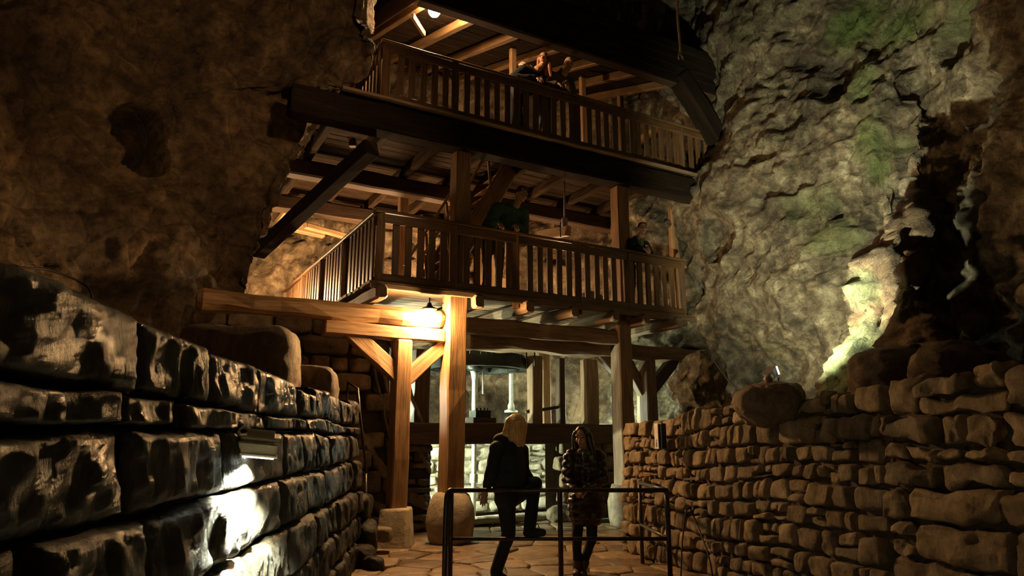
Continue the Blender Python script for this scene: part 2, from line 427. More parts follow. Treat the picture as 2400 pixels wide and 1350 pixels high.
# left rock mass: (edge pixel, forward distance) per row, wrapping away behind the edge
rows = [(-420, 905, 9.5), (-160, 900, 9.5), (0, 876, 9.6), (60, 886, 9.55), (110, 892, 9.55), (165, 882, 9.6), (200, 855, 9.7), (224, 790, 9.85), (250, 745, 10.1),
        (310, 728, 10.35), (370, 692, 10.4), (450, 655, 10.4), (530, 632, 10.4), (610, 602, 10.4), (700, 582, 10.4), (800, 572, 10.4), (960, 570, 10.3), (1150, 575, 10.3)]
G = []
for py, ex, Y in rows:
    G.append([(-900, py, 3.2), (-500, py, 4.6), (-200, py, 6.0), (60, py, 7.4), (250, py, 8.5), (420, py, 9.3), ((ex + 420) / 2 - 10, py, (Y + 9.3) / 2 + .12), (ex - 45, py, Y - .05), (ex - 8, py, Y + .02),
              (ex, py, Y + .35), (ex - 20, py, Y + 1.2), (ex - 60, py, Y + 3.0)])
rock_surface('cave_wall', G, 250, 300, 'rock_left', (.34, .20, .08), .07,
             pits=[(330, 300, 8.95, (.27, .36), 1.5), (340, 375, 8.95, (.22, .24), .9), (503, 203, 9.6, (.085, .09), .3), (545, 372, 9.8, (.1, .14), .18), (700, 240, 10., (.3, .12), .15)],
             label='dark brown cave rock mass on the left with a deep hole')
# right rock face, from behind the gallery's end out to the right of the frame
cols = [1430, 1560, 1650, 1760, 1880, 2000, 2080, 2126, 2137, 2200, 2300, 2450, 2750, 3300]
def rdep(px, py):
    base = {1430: 15.2, 1560: 14.2, 1650: 13.3, 1760: 12.4, 1880: 11.5, 2000: 10.7, 2080: 10.3, 2126: 10.1, 2137: 10.0, 2200: 9.5, 2300: 8.6, 2450: 7.0, 2750: 5.2, 3300: 3.6}[px]
    k = max(0, min(1, (py - 250) / 220.))
    if px >= 2137: base -= {2137: 1.7, 2200: 1.35, 2300: .9}.get(px, .5) * k
    if px <= 1650 and py < 420: base += .4
    if py > 720 and 1600 < px < 1950: base += .5 * min(1, (py - 720) / 130.)
    if py < 0: base -= .0012 * (-py) * 1.2
    return base
G = []
for py in (-700, -350, -120, 20, 130, 240, 350, 430, 500, 570, 640, 720, 800, 880, 960, 1060, 1200):
    G.append([(px, py, rdep(px, py)) for px in cols])
moss = [(1990, 40, 10.7, (.9, .55), .95), (2120, 60, 10.2, (.9, .5), .8), (2250, 10, 9, (1.2, .5), .6), (2020, 190, 10.6, (.4, .7), .7), (2040, 330, 10.5, (.38, .7), .75),
        (2070, 330, 10.2, (.5, .35), .6), (1900, 480, 11.3, (.8, .6), .45), (1960, 560, 11., (.7, .5), .55), (2050, 380, 10.4, (.3, .4), .8), (1760, 60, 12.4, (.7, .8), .3), (1780, 830, 12.5, (.4, .4), .35)]
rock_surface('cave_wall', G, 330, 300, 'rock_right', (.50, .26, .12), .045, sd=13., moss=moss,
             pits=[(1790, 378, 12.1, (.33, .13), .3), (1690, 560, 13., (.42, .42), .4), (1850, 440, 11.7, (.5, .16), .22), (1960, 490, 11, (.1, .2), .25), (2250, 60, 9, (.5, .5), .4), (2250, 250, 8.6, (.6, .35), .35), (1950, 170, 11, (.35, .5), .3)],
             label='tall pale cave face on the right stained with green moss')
# back of the cave behind the galleries
G = []
for py in (-700, -300, -50, 120, 300, 450, 600, 750, 900, 1100):
    k = max(0, min(1, (820 - py) / 300.))
    G.append([W(s, t + (1.3 * k if s < 2 else .4 * k), 0) * 1 + V((0, 0, zz)) for (s, t) in ((-5.5, 3.0), (-4.2, 5.2), (-2.5, 6.6), (-.5, 6.2), (1.2, 5.0), (3., 4.6), (4.6, 4.4), (6.0, 3.4), (7.4, 1.7), (8.6, .4))
              for zz in ((1020 - py) / 1600. * 15.5 * 1.03 + 1.55,)])
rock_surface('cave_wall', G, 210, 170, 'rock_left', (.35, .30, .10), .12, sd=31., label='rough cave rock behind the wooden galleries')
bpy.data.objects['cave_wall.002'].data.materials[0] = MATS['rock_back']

# dark rock spur on the right, lit along its left rim
def spur(name, rows, mat, label, sd, moss=(), amp=.15):
    nv = 70; vs = []; fs = []; k = 36; mo = []; c = []
    cc = [(P((l + r) / 2, py, Y), (P(r, py, Y) - P(l, py, Y)).length / 2, dp) for (py, l, r, Y, dp) in rows]
    def ev(t):
        x = t * (len(cc) - 1); i = min(int(x), len(cc) - 2); f = x - i
        g = lambda q: cc[max(0, min(len(cc) - 1, q))]
        return tuple(cr(g(i - 1)[m], g(i)[m], g(i + 1)[m], g(i + 2)[m], f) for m in range(3))
    for i in range(nv + 1):
        ctr, rad, dp = ev(i / nv)
        for j in range(k):
            a = 2 * math.pi * j / k; p = ctr + V((math.cos(a) * rad, math.sin(a) * dp, 0))
            q = p * 1. + V((sd, 0, 0)); d = V((math.cos(a), math.sin(a), .0))
            p = p + d * ((noise.noise(q * 1.6)) * amp * 2 + noise.turbulence(q * 4., 4, False) * amp - amp * .5) + noise.noise_vector(q * 6) * amp * .3
            vs.append(p); mo.append(max([0] + [st * max(0, 1 - ((p - P(*m_)).length / r) ** 2) for m_, r, st in moss]))
    for i in range(nv):
        for j in range(k): fs.append((i * k + (j + 1) % k, i * k + j, (i + 1) * k + j, (i + 1) * k + (j + 1) % k))
    fs.append(tuple(range(k))); fs.append(tuple(nv * k + j for j in range(k))[::-1])
    o = mesh_obj(name, vs, fs, mat); at = o.data.attributes.new('moss', 'FLOAT', 'POINT'); at.data.foreach_set('value', mo)
    return tag(o, label, 'rock')
spur('rock_spur', [(478, 2120, 2150, 8.3, .1), (500, 2085, 2150, 8.2, .25), (560, 2035, 2160, 8.1, .35), (640, 2010, 2165, 8.1, .42), (720, 1985, 2150, 8.1, .5), (790, 1955, 2130, 8.0, .5), (860, 1930, 2090, 7.9, .5), (920, 1922, 2080, 7.8, .5), (1000, 1915, 2080, 7.7, .5)],
     'rock_brown', 'pointed dark rock spur with a brightly lit mossy left edge', 3.,
     moss=[((1955, 800, 7.9), .7, .9), ((2010, 680, 8.), .35, .7), ((1975, 900, 7.7), .4, 1.), ((2030, 780, 7.6), .4, .5)])
spur('rock_spur', [(590, 2125, 2150, 7.5, .08), (640, 2090, 2160, 7.45, .22), (740, 2085, 2180, 7.4, .3), (800, 2065, 2190, 7.3, .4), (840, 2050, 2200, 7.2, .5), (1000, 2040, 2200, 7.1, .5)],
     'rock_brown', 'slim rock spur with a pale lit strip right of the larger spur', 9., moss=[((2110, 680, 7.3), .3, .6)])
spur('rock_mound', [(812, 2080, 2130, 7.1, .1), (830, 2015, 2160, 7.0, .3), (870, 1992, 2190, 6.95, .35), (920, 1985, 2200, 6.9, .35), (960, 1980, 2210, 6.9, .35)],
     'rock_brown', 'rounded brown rock mound standing on the right wall under the spurs', 15., amp=.06)
spur('rock_mound', [(800, 2210, 2280, 6.3, .1), (830, 2150, 2330, 6.3, .3), (870, 2140, 2480, 6.3, .35), (920, 2140, 2560, 6.3, .35), (950, 2140, 2600, 6.3, .35)],
     'rock_brown', 'dark rock hump at the right frame edge above the wall', 25., amp=.07)

# ------------------------------------------------------------------ ground
def patch(name, x0, x1, y0, y1, zf, mat, label, n=40, amp=.05):
    vs = []; fs = []
    for i in range(n + 1):
        for j in range(n + 1):
            y = y0 + (y1 - y0) * i / n
            xa = x0(y) if callable(x0) else x0; xb = x1(y) if callable(x1) else x1
            x = xa + (xb - xa) * j / n
            vs.append(V((x, y, zf(x, y) + noise.noise(V((x, y, 0)) * 1.7) * amp + noise.noise(V((x, y, 3)) * 5) * amp * .3)))
    for i in range(n):
        for j in range(n):
            a = i * (n + 1) + j; fs.append((a, a + 1, a + n + 2, a + n + 1))
    o = mesh_obj(name, vs, fs, mat, origin=V((0, 0, 0))); return tag(o, label, kind='structure')
def lerp_tab(tab, y):
    tab = sorted(tab)
    if y <= tab[0][0]: return tab[0][1]
    for (a, va), (b, vb) in zip(tab, tab[1:]):
        if y <= b: return va + (vb - va) * (y - a) / (b - a)
    return tab[-1][1]
RT = [(0, 5.6), (5.0, 3.68), (6.35, 3.11), (7.5, 2.58), (9.0, 1.95), (9.85, 1.60)]; RB = [(y, x - .30 + .02 * y) for y, x in RT]
RZ = [(0, 2.15), (5.0, 2.06), (6.35, 1.96), (7.5, 1.89), (8.6, 1.80), (9.85, 1.72)]
LB = [(0, -1.20), (3, -1.35), (6, -1.62), (9.3, -1.93)]; LT = [(0, -1.42), (2, -1.44), (5, -1.76), (9.3, -2.10)]
LZ = [(0, 1.99), (9.4, 1.95)]
fl = patch('floor', -7, 7, -5, 17, lambda x, y: -.07, 'mortar', 'uneven dark ground of the cave passage', 60, .02)
patch('terrace', lambda y: lerp_tab(RT, y) + .25 + (max(0, y - 9.85) * .62), 9, -2, 12.6, lambda x, y: 1.68 + max(0, x - 4) * .12, 'rock_brown', 'rocky terrace behind the right wall', 50, .12)
patch('terrace', -9, lambda y: lerp_tab(LT, y) - .25, -2, 9.35, lambda x, y: 1.80 + max(0, -x - 3) * .1, 'rock_left', 'rocky terrace behind the left wall', 50, .10)
# flagstones: voronoi cells
def clip(poly, m, d):
    out = []
    for i in range(len(poly)):
        a, b = poly[i], poly[(i + 1) % len(poly)]; da, db = (a - m).dot(d), (b - m).dot(d)
        if da <= 0: out.append(a)
        if da * db < 0: out.append(a + (b - a) * (da / (da - db)))
    return out
seeds = []
rg = random.Random(5)
for i in range(9):
    for j in range(11):
        seeds.append(V((-2.35 + (i + rg.uniform(.1, .9)) * .52, 7.2 + (j + rg.uniform(.1, .9)) * .52)))
for s_ in seeds:
    poly = [V((-2.4, 7.1)), V((2.4, 7.1)), V((2.4, 13.0)), V((-2.4, 13.0))]
    for o_ in seeds:
        if o_ is s_ or (o_ - s_).length > 2: continue
        d = (o_ - s_); poly = clip(poly, (s_ + o_) / 2 - d.normalized() * .008, d)
        if len(poly) < 3: break
    if len(poly) < 3: continue
    zt = rg.uniform(-.012, .016); tilt = V((rg.uniform(-.015, .015), rg.uniform(-.015, .015))); vs = []; fs = []
    pts = []
    for i in range(len(poly)):
        a, b = poly[i], poly[(i + 1) % len(poly)]; m_ = max(1, int((b - a).length / .12))
        for q in range(m_):
            p = a + (b - a) * q / m_; nz = noise.noise_vector(V((p.x, p.y, 0)) * 6) * .018
            pts.append(V((p.x + nz.x, p.y + nz.y)))
    k = len(pts)
    for ins, z in ((0, -.09), (0, -.012), (.94, .0), (.6, .005), (.0, .006)):
        for p in pts:
            q = p if ins == 0 and z < 0 else s_ + (p - s_) * (ins if ins else .02)
            e = noise.noise(V((q.x, q.y, 2)) * 7) * .006
            vs.append(V((q.x, q.y, z + zt + (q - s_).dot(tilt) + e)))
    for r_ in range(4):
        for j in range(k): fs.append((r_ * k + j, r_ * k + (j + 1) % k, (r_ + 1) * k + (j + 1) % k, (r_ + 1) * k + j))
    fs.append(tuple(4 * k + j for j in range(k)))
    mesh_obj('flagstone', vs, fs, 'flag', fl)

# ------------------------------------------------------------------ masonry
def masonry(name, label, smap, s0, s1, ztop, courses, widths, mat, dep, nseg, core_mat, gap=.012, split=.0, kk=7., amp=.02, seed=1, jz=.03, back=.35, proud=.03, limit=300, near=None, zwob=.04, skip=None, hewn=False):
    core_off = dep * .8
    rg = random.Random(seed); vs = []; fs = []
    root = None
    # core
    ns = 60; nz = 8
    for j in range(nz + 1):
        for i in range(ns + 1):
            s = s0 + (s1 - s0) * i / ns; vs.append(smap(s, ztop(s) * j / nz * .985, -core_off))
    for i in range(ns + 1):
        s = s0 + (s1 - s0) * i / ns; vs.append(smap(s, ztop(s) * .985, -back))
    for i in range(ns + 1):
        s = s0 + (s1 - s0) * i / ns; vs.append(smap(s, 0, -back))
    for j in range(nz + 2):
        for i in range(ns):
            a = j * (ns + 1) + i; fs.append((a, a + 1, a + ns + 2, a + ns + 1))
    core = mesh_obj(name, vs, fs, core_mat); tag(core, label, kind='structure')
    stones = []
    zc = [0.]
    for c in courses: zc.append(zc[-1] + c)
    zt = zc[-1]; zc = [z / zt for z in zc]
    for r in range(len(courses)):
        s = s0 + rg.uniform(-.05, 0.05)
        def zl(q, s):
            if q == 0: return 0
            wob = noise.noise(V((s * .8, q * 3.3, seed))) * zwob
            return zc[q] * ztop(s) + (wob if q < len(courses) else wob * .8)
        while s < s1 - .06:
            w_ = rg.uniform(*(widths(s) if callable(widths) else widths)) * (1 + .3 * (courses[r] > .25))
            e = min(s + w_, s1)
            if s1 - e < .10: e = s1
            cells = [(s, e, 0, 1)]
            if rg.random() < split:
                if rg.random() < .6:
                    m_ = rg.uniform(.35, .65); cells = [(s, e, 0, m_), (s, e, m_, 1)]
                    if rg.random() < .5:
                        q = rg.uniform(.35, .65); cells = [(s, e, 0, m_), (s, s + (e - s) * q, m_, 1), (s + (e - s) * q, e, m_, 1)]
                else:
                    q = rg.uniform(.4, .6); cells = [(s, s + (e - s) * q, 0, 1), (s + (e - s) * q, e, 0, 1)]
            for (a, b, lo, hi) in cells:
                def zz(f, s_): return zl(r, s_) + (zl(r + 1, s_) - zl(r, s_)) * f
                j_ = lambda: rg.uniform(-jz, jz) * .6
                g_ = gap * rg.uniform(.6, 1.8)
                topj = rg.uniform(-.02, .07) if (r == len(courses) - 1 and hi == 1) else 0
                quad = [(a + g_ + abs(j_()) * .5, zz(lo, a) + g_ + abs(j_()) * .6), (b - g_ - abs(j_()) * .5, zz(lo, b) + g_ + abs(j_()) * .6),
                        (b - g_ - abs(j_()) * .8, zz(hi, b) - g_ - abs(j_()) * .6 + topj), (a + g_ + abs(j_()) * .8, zz(hi, a) - g_ - abs(j_()) * .6 + topj)]
                if skip and skip((a + b) / 2, zz(.5, (a + b) / 2)): continue
                stones.append((quad, rg.uniform(-proud, proud), rg.random() * 100))
            s = e
    def imp(st):
        q = st[0]; c = smap((q[0][0] + q[2][0]) / 2, (q[0][1] + q[2][1]) / 2, 0)
        return -abs((q[1][0] - q[0][0]) * (q[3][1] - q[0][1])) / ((c - V((0, 0, H))).length ** 2)
    stones.sort(key=imp)
    rest_v, rest_f = [], []
    for i, (quad, pr, sd) in enumerate(stones):
        n = nseg
        fm = lambda s, z, d: smap(s, z, d + pr - dep * .72)
        v, f = stone_data(quad, dep, fm, n, kk * rg.uniform(.7, 1.3), amp, 5., sd) if not hewn else block_data(quad, .3, lambda s, z, d: smap(s, z, d + pr), sd)
        if i < limit: mesh_obj('stone', v, f, mat, core)
        else:
            o = len(rest_v); rest_v += v; rest_f += [tuple(x + o for x in q) for q in f]
    if rest_v:
        o = mesh_obj('stone_fill', rest_v, rest_f, mat, core); o['kind'] = 'stuff'
    return core
def wallmap(B, T, Z, side):
    def f(s, z, d):
        b, t, h = lerp_tab(B, s), lerp_tab(T, s), lerp_tab(Z, s)
        k = z / h
        x = b + (t - b) * (k ** 1.2 if k > 0 else k)
        return V((x - side * d, s, z))
    return f
rmap = wallmap(RB, RT, RZ, 1); lmap = wallmap(LB, LT, LZ, -1)
# left wall: big wet ashlar blocks
masonry('wall_left', 'retaining wall of large wet dark blocks on the left', lambda s, z, d: lmap(s, z, d), -.6, 9.35, lambda s: lerp_tab(LZ, s),
        [.27, .28, .32, .34, .32, .12, .27], lambda s: (.55, 1.15) if s < 5 else (.34, .75), 'stone_wet', .15, 14, 'mortar', gap=.004, kk=16., amp=.020, seed=11, jz=.012, back=.7, proud=.022, zwob=.05, hewn=True)
# right wall: small rubble far, large near
masonry('wall_right', 'rubble retaining wall of small ochre stones on the right, far part', rmap, 6.0, 9.85, lambda s: lerp_tab(RZ, s),
        [.24, .2, .22, .17, .22, .15, .2, .18, .24], lambda s: (.12, .32) if s < 7.5 else (.10, .25), 'stone_warm', .08, 6, 'mortar', split=.42, gap=.005, kk=6., amp=.030, seed=23, jz=.055, back=.5, proud=.03, zwob=.085)
masonry('wall_right', 'nearer part of the right wall, of large rough brown stones', rmap, .3, 6.0, lambda s: lerp_tab(RZ, s),
        [.36, .22, .32, .28, .36, .20, .32], lambda s: (.26, .58), 'stone_warm', .09, 9, 'mortar', split=.35, gap=.005, kk=8., amp=.055, seed=29, jz=.075, back=.5, proud=.04, zwob=.12)
# blocks on the terrace behind the left wall
def block(label, c, size, rot, sd, mat='stone_wet', k=5., amp=.05):
    o = rockobj('stone_block', c, size, 'stone_warm' if mat == 'stone_wet' else mat, None, 18, k, amp, 2., sd, rot); tag(o, label, 'stone block', 'kerb blocks behind the left wall'); return o
block('big squared ochre block behind the left wall, larger of two', P(520, 862, 7.4) + V((0, .5, .05)), (1.30, .9, .95), .05, 3)
block('low ochre block behind the left wall, nearer its end', P(706, 905, 8.4) + V((0, .4, -.05)), (.64, .7, .62), .05, 8)
block('small squared kerb stone lying at the foot of the end of the left wall', P(872, 1268, 9.6) + V((.02, .2, .05)), (.42, .3, .20), .0, 9, 'stone_dim', amp=.02)
for i, (px, py, Y, sx, sy, sz) in enumerate(((853, 1190, 9.35, .20, .4, .34), (862, 1262, 9.2, .24, .45, .42), (848, 1320, 8.9, .26, .5, .42), (868, 1330, 8.7, .2, .4, .3))):
    o = rockobj('loose_stone', P(px, py, Y), (sx, sy, sz), 'stone_wet', None, 10, 3.5, .035, 3., 40 + i, .3 * i)
    tag(o, ['wet stone jutting from the left wall end, topmost', 'wet stone jutting from the left wall end, second from top', 'wet stone jutting from the left wall end, low and set back', 'wet stone at the left wall end, lowest and beside the floor'][i], 'stone', 'jutting stones at the wall end')

# lit rock chunk beside the mill, and mound carrying the uplight
o = rockobj('rock_pinnacle', P(1632, 905, 12.2), (.85, .8, 1.25), 'rock_right', None, 34, 2.4, .20, 1.6, 5, .4); tag(o, 'jagged pale rock pinnacle beyond the right wall beside the braced post', 'rock')
o = rockobj('rock_mound', P(1800, 945, 7.1), (.75, .6, .42), 'stone_warm', None, 26, 2.3, .07, 3., 6, .4); tag(o, 'low rubble mound on the right wall carrying the small spotlight', 'rock')

# ------------------------------------------------------------------ timber galleries
def railing(label, p0, p1, base_z, rail_z, group=None, post_s=(), first=True, last=True, mat='timber_rail', nomat=None, side=1):
    p0, p1 = V(p0), V(p1); d = p1 - p0; L = d.length; x = d.normalized()
    r = thing('wooden_railing', label, 'railing', p0 + V((0, 0, base_z)), group)
    Z = lambda z: V((0, 0, z))
    y = V((0, 0, 1)).cross(x)
    member('top_rail', p0 - x * .06 + Z(rail_z - .025), p1 + x * .06 + Z(rail_z - .025), .15, .05, mat, r)
    member('rail_board', p0 + Z(rail_z - .13) - y * .04, p1 + Z(rail_z - .13) - y * .04, .035, .15, mat, r)
    member('bottom_rail', p0 + Z(base_z + .10) - y * .04, p1 + Z(base_z + .10) - y * .04, .04, .12, mat, r)
    posts = [q for q in post_s]
    if first: posts.append(.05)
    if last: posts.append(L - .05)
    for q in posts:
        member('post', p0 + x * q + Z(base_z - .16), p0 + x * q + Z(rail_z - .05), .12, .12, mat, r)
    n = int(L / .197); st = L / n
    for i in range(n):
        s = (i + .5) * st
        if any(abs(s - q) < .10 for q in posts): continue
        b = p0 + x * (s + random.uniform(-.006, .006)) + y * .0
        member('baluster', b + Z(base_z + .04), b + Z(rail_z - .06) + x * random.uniform(-.006, .006), .110 + random.uniform(-.006, .006), .042, mat, r, bev=.006, rough=.002, up=y if abs(y.z) < .9 else V((0, 0, 1)))
    return r
Z1, R1 = 3.77, 4.93
END1 = PL(1604, 700, 0)[0]
z_in = PL(880, 665, 0); print('deck1 edge', z_in, PL(1600, 748, 0), 'rail', PL(880, 495, 0), PL(1600, 603, 0))
postS = [PL(px, 700, 0)[0] for px in (1062, 1209, 1355, 1470)]
railing('lower gallery front railing of flat boards beside the bright lamp', W(0, 0, 0), W(END1, 0, 0), Z1, R1, 'railings of the lower gallery', postS)
railing('lower gallery side railing running back to the left in shadow', W(0, .1, 0), W(0, 6.9, 0), Z1, R1, 'railings of the lower gallery', (1.6, 3.2, 4.8), first=False)

def deck(name, label, s0, s1, t0, t1, z, pw, mat, group=None, thick=.045):
    r = thing(name, label, 'deck', W((s0 + s1) / 2, t0, z), group)
    t = t0
    while t < t1 - .05:
        w_ = min(pw * random.uniform(.85, 1.15), t1 - t)
        j = random.uniform(-.02, .02)
        member('plank', W(s0 + j, t + w_ / 2, z - thick / 2), W(s1 + j, t + w_ / 2, z - thick / 2), w_ - .012, thick, mat, r, bev=.006, rough=.003, seg=5)
        t += w_
    return r
d1 = deck('wooden_deck', 'floor of the lower gallery, long planks on joists', -.12, END1 + .15, -.12, 6.9, Z1 + .03, .21, 'timber_grey', 'gallery floors')
member('edge_board', W(-.12, -.14, Z1 - .05), W(END1 + .15, -.14, Z1 - .05), .035, .09, 'timber_grey', d1)
for px in (893, 1122, 1240, 1345, 1440, 1512, 1588):
    s, _ = PL(px, 712, -.2)
    member('joist', W(s, -.24, Z1 - .15), W(s, 6.5, Z1 - .15), .18, .20, 'timber_grey', d1, bev=.035, rough=.012)

# support beams, posts, plinths
T3 = .30
def zat(px, py, t): return PL(px, py, t)[1]
def sat(px, t, py=800): return PL(px, py, t)[0]
b = thing('timber_beam', 'long round-ended beam reaching out left across the rock', 'beam', W(sat(460, .12), .12, 3.2), 'beams under the lower gallery')
zl_ = zat(700, 723, .12)
print('log', sat(460, .12, 715), zl_, 'B2', zat(800, 760, .12), 'post', sat(1062, T3), sat(947, T3))
member('beam', W(sat(459, .12, 715), .12, zl_), W(sat(1036, .12), .12, zl_), .27, .27, 'timber', b, bev=.07, rough=.025)
o = member('timber_beam', W(sat(757, .14, 760), .14, zl_ - .25), W(sat(1036, .14), .14, zl_ - .25), .26, .20, 'timber', None, bev=.02, rough=.008)
tag(o, 'squared beam fixed under the long beam left of the bright lamp', 'beam', 'beams under the lower gallery')
o = member('timber_beam', W(sat(1088, T3), T3, zat(1110, 764, T3)), W(sat(1446, T3), T3, zat(1110, 764, T3)), .26, .27, 'timber_grey', None, bev=.03, rough=.02)
tag(o, 'rough upper beam between the thick post and the right post', 'beam', 'beams under the lower gallery')
zb = zat(1130, 797, .62)
o = member('timber_beam', W(sat(1092, .62), .62, zb - .02), W(sat(1660, .62), .62, zb - .02), .42, .27, 'timber_grey', None, bev=.04, rough=.03)
tag(o, 'wide knotted beam set back below the upper beam, reaching the right rock', 'beam', 'beams under the lower gallery')
def post(label, px, t, ztop, zbot, w_, mat, group='posts under the lower gallery', py=900):
    s = sat(px, t, py); o = member('timber_post', W(s, t, zbot), W(s, t, ztop), w_, w_, mat, None, bev=.02, rough=.008, up=N)
    tag(o, label, 'post', group); return s
ZP = zl_ - .35
TB = .04
sB = post('thick square post lit by the lamp, standing on a rounded plinth', 1062, TB, Z1 - .02, .70, .31, 'timber', py=900)
sS = post('slender post left of the lamp with two diagonal braces', 939, .14, ZP, .50, .25, 'timber')
sR = post('thick post at the right wall end, standing on a pale plinth', 1458, T3, Z1 - .02, .66, .30, 'timber_grey')
print('posts', sB, sS, sR, 'plinth tops', zat(1050, 1175, T3), zat(939, 1207, .14), zat(1436, 1165, T3), zat(1050, 1283, T3 - .2))
o = lathe('stone_plinth', W(sB, TB, 0), [(.27, -.05), (.33, .08), (.36, .3), (.34, .5), (.27, .66), (.22, .71)], 'plinth', k=28, sq=3.2, jit=.03); tag(o, 'rounded barrel-like stone plinth under the thick lamp-side post', 'plinth', 'post plinths')
o = lathe('stone_plinth', W(sS, .14, 0), [(.26, -.05), (.25, .0), (.215, .48), (.20, .52)], 'plinth', k=28, sq=9, jit=.012); o.rotation_euler = (0, 0, .0); tag(o, 'low tapered square stone plinth under the slender braced post', 'plinth', 'post plinths')
o = lathe('stone_plinth', W(sR, T3, 0), [(.27, -.05), (.31, .15), (.32, .4), (.28, .58), (.23, .69)], 'plinth', k=28, sq=3.2, jit=.03); tag(o, 'pale greenish rounded stone plinth under the right post', 'plinth', 'post plinths')
def brace(label, a, c, t, w_=.2, mat='timber', group='diagonal braces under the lower gallery'):
    (s0, z0), (s1, z1) = PL(a[0], a[1], t), PL(c[0], c[1], t)
    o = member('diagonal_brace', W(s0, t, z0), W(s1, t, z1), w_ * .8, w_, mat, None, bev=.015, rough=.008); tag(o, label, 'brace', group); return o
brace('brace rising left from the slender post to the squared beam', (812, 768), (938, 885), .14, .24)
brace('brace rising right from the slender post to the thick post', (950, 888), (1046, 800), .16, .22)
brace('brace from the right post up left to the wide beam', (1392, 812), (1446, 872), .7, .2, 'timber_grey')
# braced post right of the right post
sY = post('post with a pair of braces right of the right post, seen above the wall', 1518, .62, zb - .1, .3, .25, 'timber_grey')
brace('brace from the far braced post up right to the wide beam', (1524, 915), (1592, 826), .62, .22, 'timber_dark')
brace('brace from the far braced post up left into shadow', (1508, 922), (1470, 850), .72, .2, 'timber_grey')
post('thin pale post half hidden behind the far braced post', 1503, 1.0, 2.6, .3, .16, 'timber_pale')

# ---- upper gallery
zD2 = 6.82; B2T = .16
print('deck2', PL(896, 245, B2T), PL(1654, 418, B2T), 'rail', PL(896, 92, B2T), PL(1654, 316, B2T), 'beam', PL(675, 295, B2T), PL(690, 238, B2T), PL(1660, 495, B2T), PL(1660, 440, B2T))
S2a, S2b = sat(897, B2T, 200), sat(1662, B2T, 400)
Zd2 = PL(1278, 335, B2T)[1] - .04; R2 = Zd2 + 1.15
Zd2 = (PL(896, 245, B2T)[1] + PL(1654, 418, B2T)[1]) / 2; R2 = (PL(896, 90, B2T)[1] + PL(1654, 316, B2T)[1]) / 2
print('Zd2', Zd2, R2, S2a, S2b)
railing('upper gallery front railing where two people lean', W(S2a, B2T, 0), W(S2b, B2T, 0), Zd2, R2, 'railings of the upper gallery', [sat(px, B2T, 250) - S2a for px in (1066, 1212, 1352, 1480, 1590)])
railing('upper gallery side railing turning back behind the left rock', W(S2a, B2T + .1, 0), W(S2a, 5.6, 0), Zd2, R2, 'railings of the upper gallery', (1.5, 3.0), first=False)
SL = sat(676, .2, 260)
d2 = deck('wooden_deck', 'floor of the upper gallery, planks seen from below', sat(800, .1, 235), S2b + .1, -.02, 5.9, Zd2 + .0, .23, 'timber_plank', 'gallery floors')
member('edge_board', W(sat(795, .1, 235), -.03, Zd2 - .03), W(S2b + .1, -.03, Zd2 - .03), .10, .05, 'timber_grey', d2)
for i in range(9):
    s = S2a - .6 + i * .95
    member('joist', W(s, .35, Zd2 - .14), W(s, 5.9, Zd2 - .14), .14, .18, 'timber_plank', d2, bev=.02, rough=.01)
zb2 = (PL(1278, 368, .2)[1] + PL(1278, 425, .2)[1]) / 2
zb2 = Zd2 - .05 - .26
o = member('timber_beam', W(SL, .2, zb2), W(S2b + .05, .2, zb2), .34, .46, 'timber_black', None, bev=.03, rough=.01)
tag(o, 'massive dark beam carrying the upper gallery from rock to rock', 'beam', 'beams of the upper gallery')
for i, (t, lab) in enumerate(((2.7, 'dark cross beam under the upper gallery, nearer of two'), (4.9, 'dark cross beam under the upper gallery, farther of two'))):
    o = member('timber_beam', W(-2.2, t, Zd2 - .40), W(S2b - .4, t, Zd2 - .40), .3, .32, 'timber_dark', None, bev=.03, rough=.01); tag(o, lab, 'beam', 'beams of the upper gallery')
def up_post(label, px, py, t, w_, mat, zt):
    s = sat(px, t, py); o = member('timber_post', W(s, t, Z1 + .04), W(s, t, zt), w_, w_, mat, None, bev=.02, rough=.008, up=N); tag(o, label, 'post', 'posts between the galleries'); return s
sC = up_post('pale square post between the galleries, left of the man in green', 1079, 430, .30, .27, 'timber', zb2 - .22)
up_post('pale square post between the galleries, left of the woman with glasses', 1453, 510, .30, .27, 'timber', zb2 - .22)
up_post('dim post far back between the galleries behind the corner balusters', 941, 600, 3.6, .2, 'timber', Zd2 - .2)
up_post('slim post behind the right end balusters', 1583, 650, .9, .16, 'timber', Zd2 - .2)
(s0, z0), = [PL(872, 345, .45)]; 
pa = W(s0, .45, z0); pb = P(604, 592, 12.6)
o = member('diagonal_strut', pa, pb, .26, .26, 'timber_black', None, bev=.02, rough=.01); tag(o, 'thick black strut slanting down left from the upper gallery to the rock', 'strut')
# lit timbers deep behind the strut
for i, (a, c, w_, lab) in enumerate((((645, 522, 14.6), (760, 548, 15.2), .20, 'short lit log end sticking out by the rock, left of the strut'),
                                 ((715, 528, 14.2), (840, 562, 15.6), .13, 'lit batten deep behind the side railing, right of the strut'),
                                 ((655, 520, 14.5), (690, 470, 14.0), .14, 'short upright lit prop beside the rock edge'))):
    o = member('timber_batten', P(*a), P(*c), w_, w_, 'timber_pale', None, bev=.02); tag(o, lab, 'timber', 'lit timbers behind the strut')

pn = thing('board_panel', 'brightly lit pale boards behind the man in green', 'panel', W(sat(1160, 4.6, 500), 4.6, Z1))
for i in range(5):
    s = sat(1112, 4.6, 500) + .12 + i * .235; member('board', W(s, 4.6, Z1 + .05), W(s, 4.6, 6.3), .225, .04, 'timber_pale', pn, up=N)
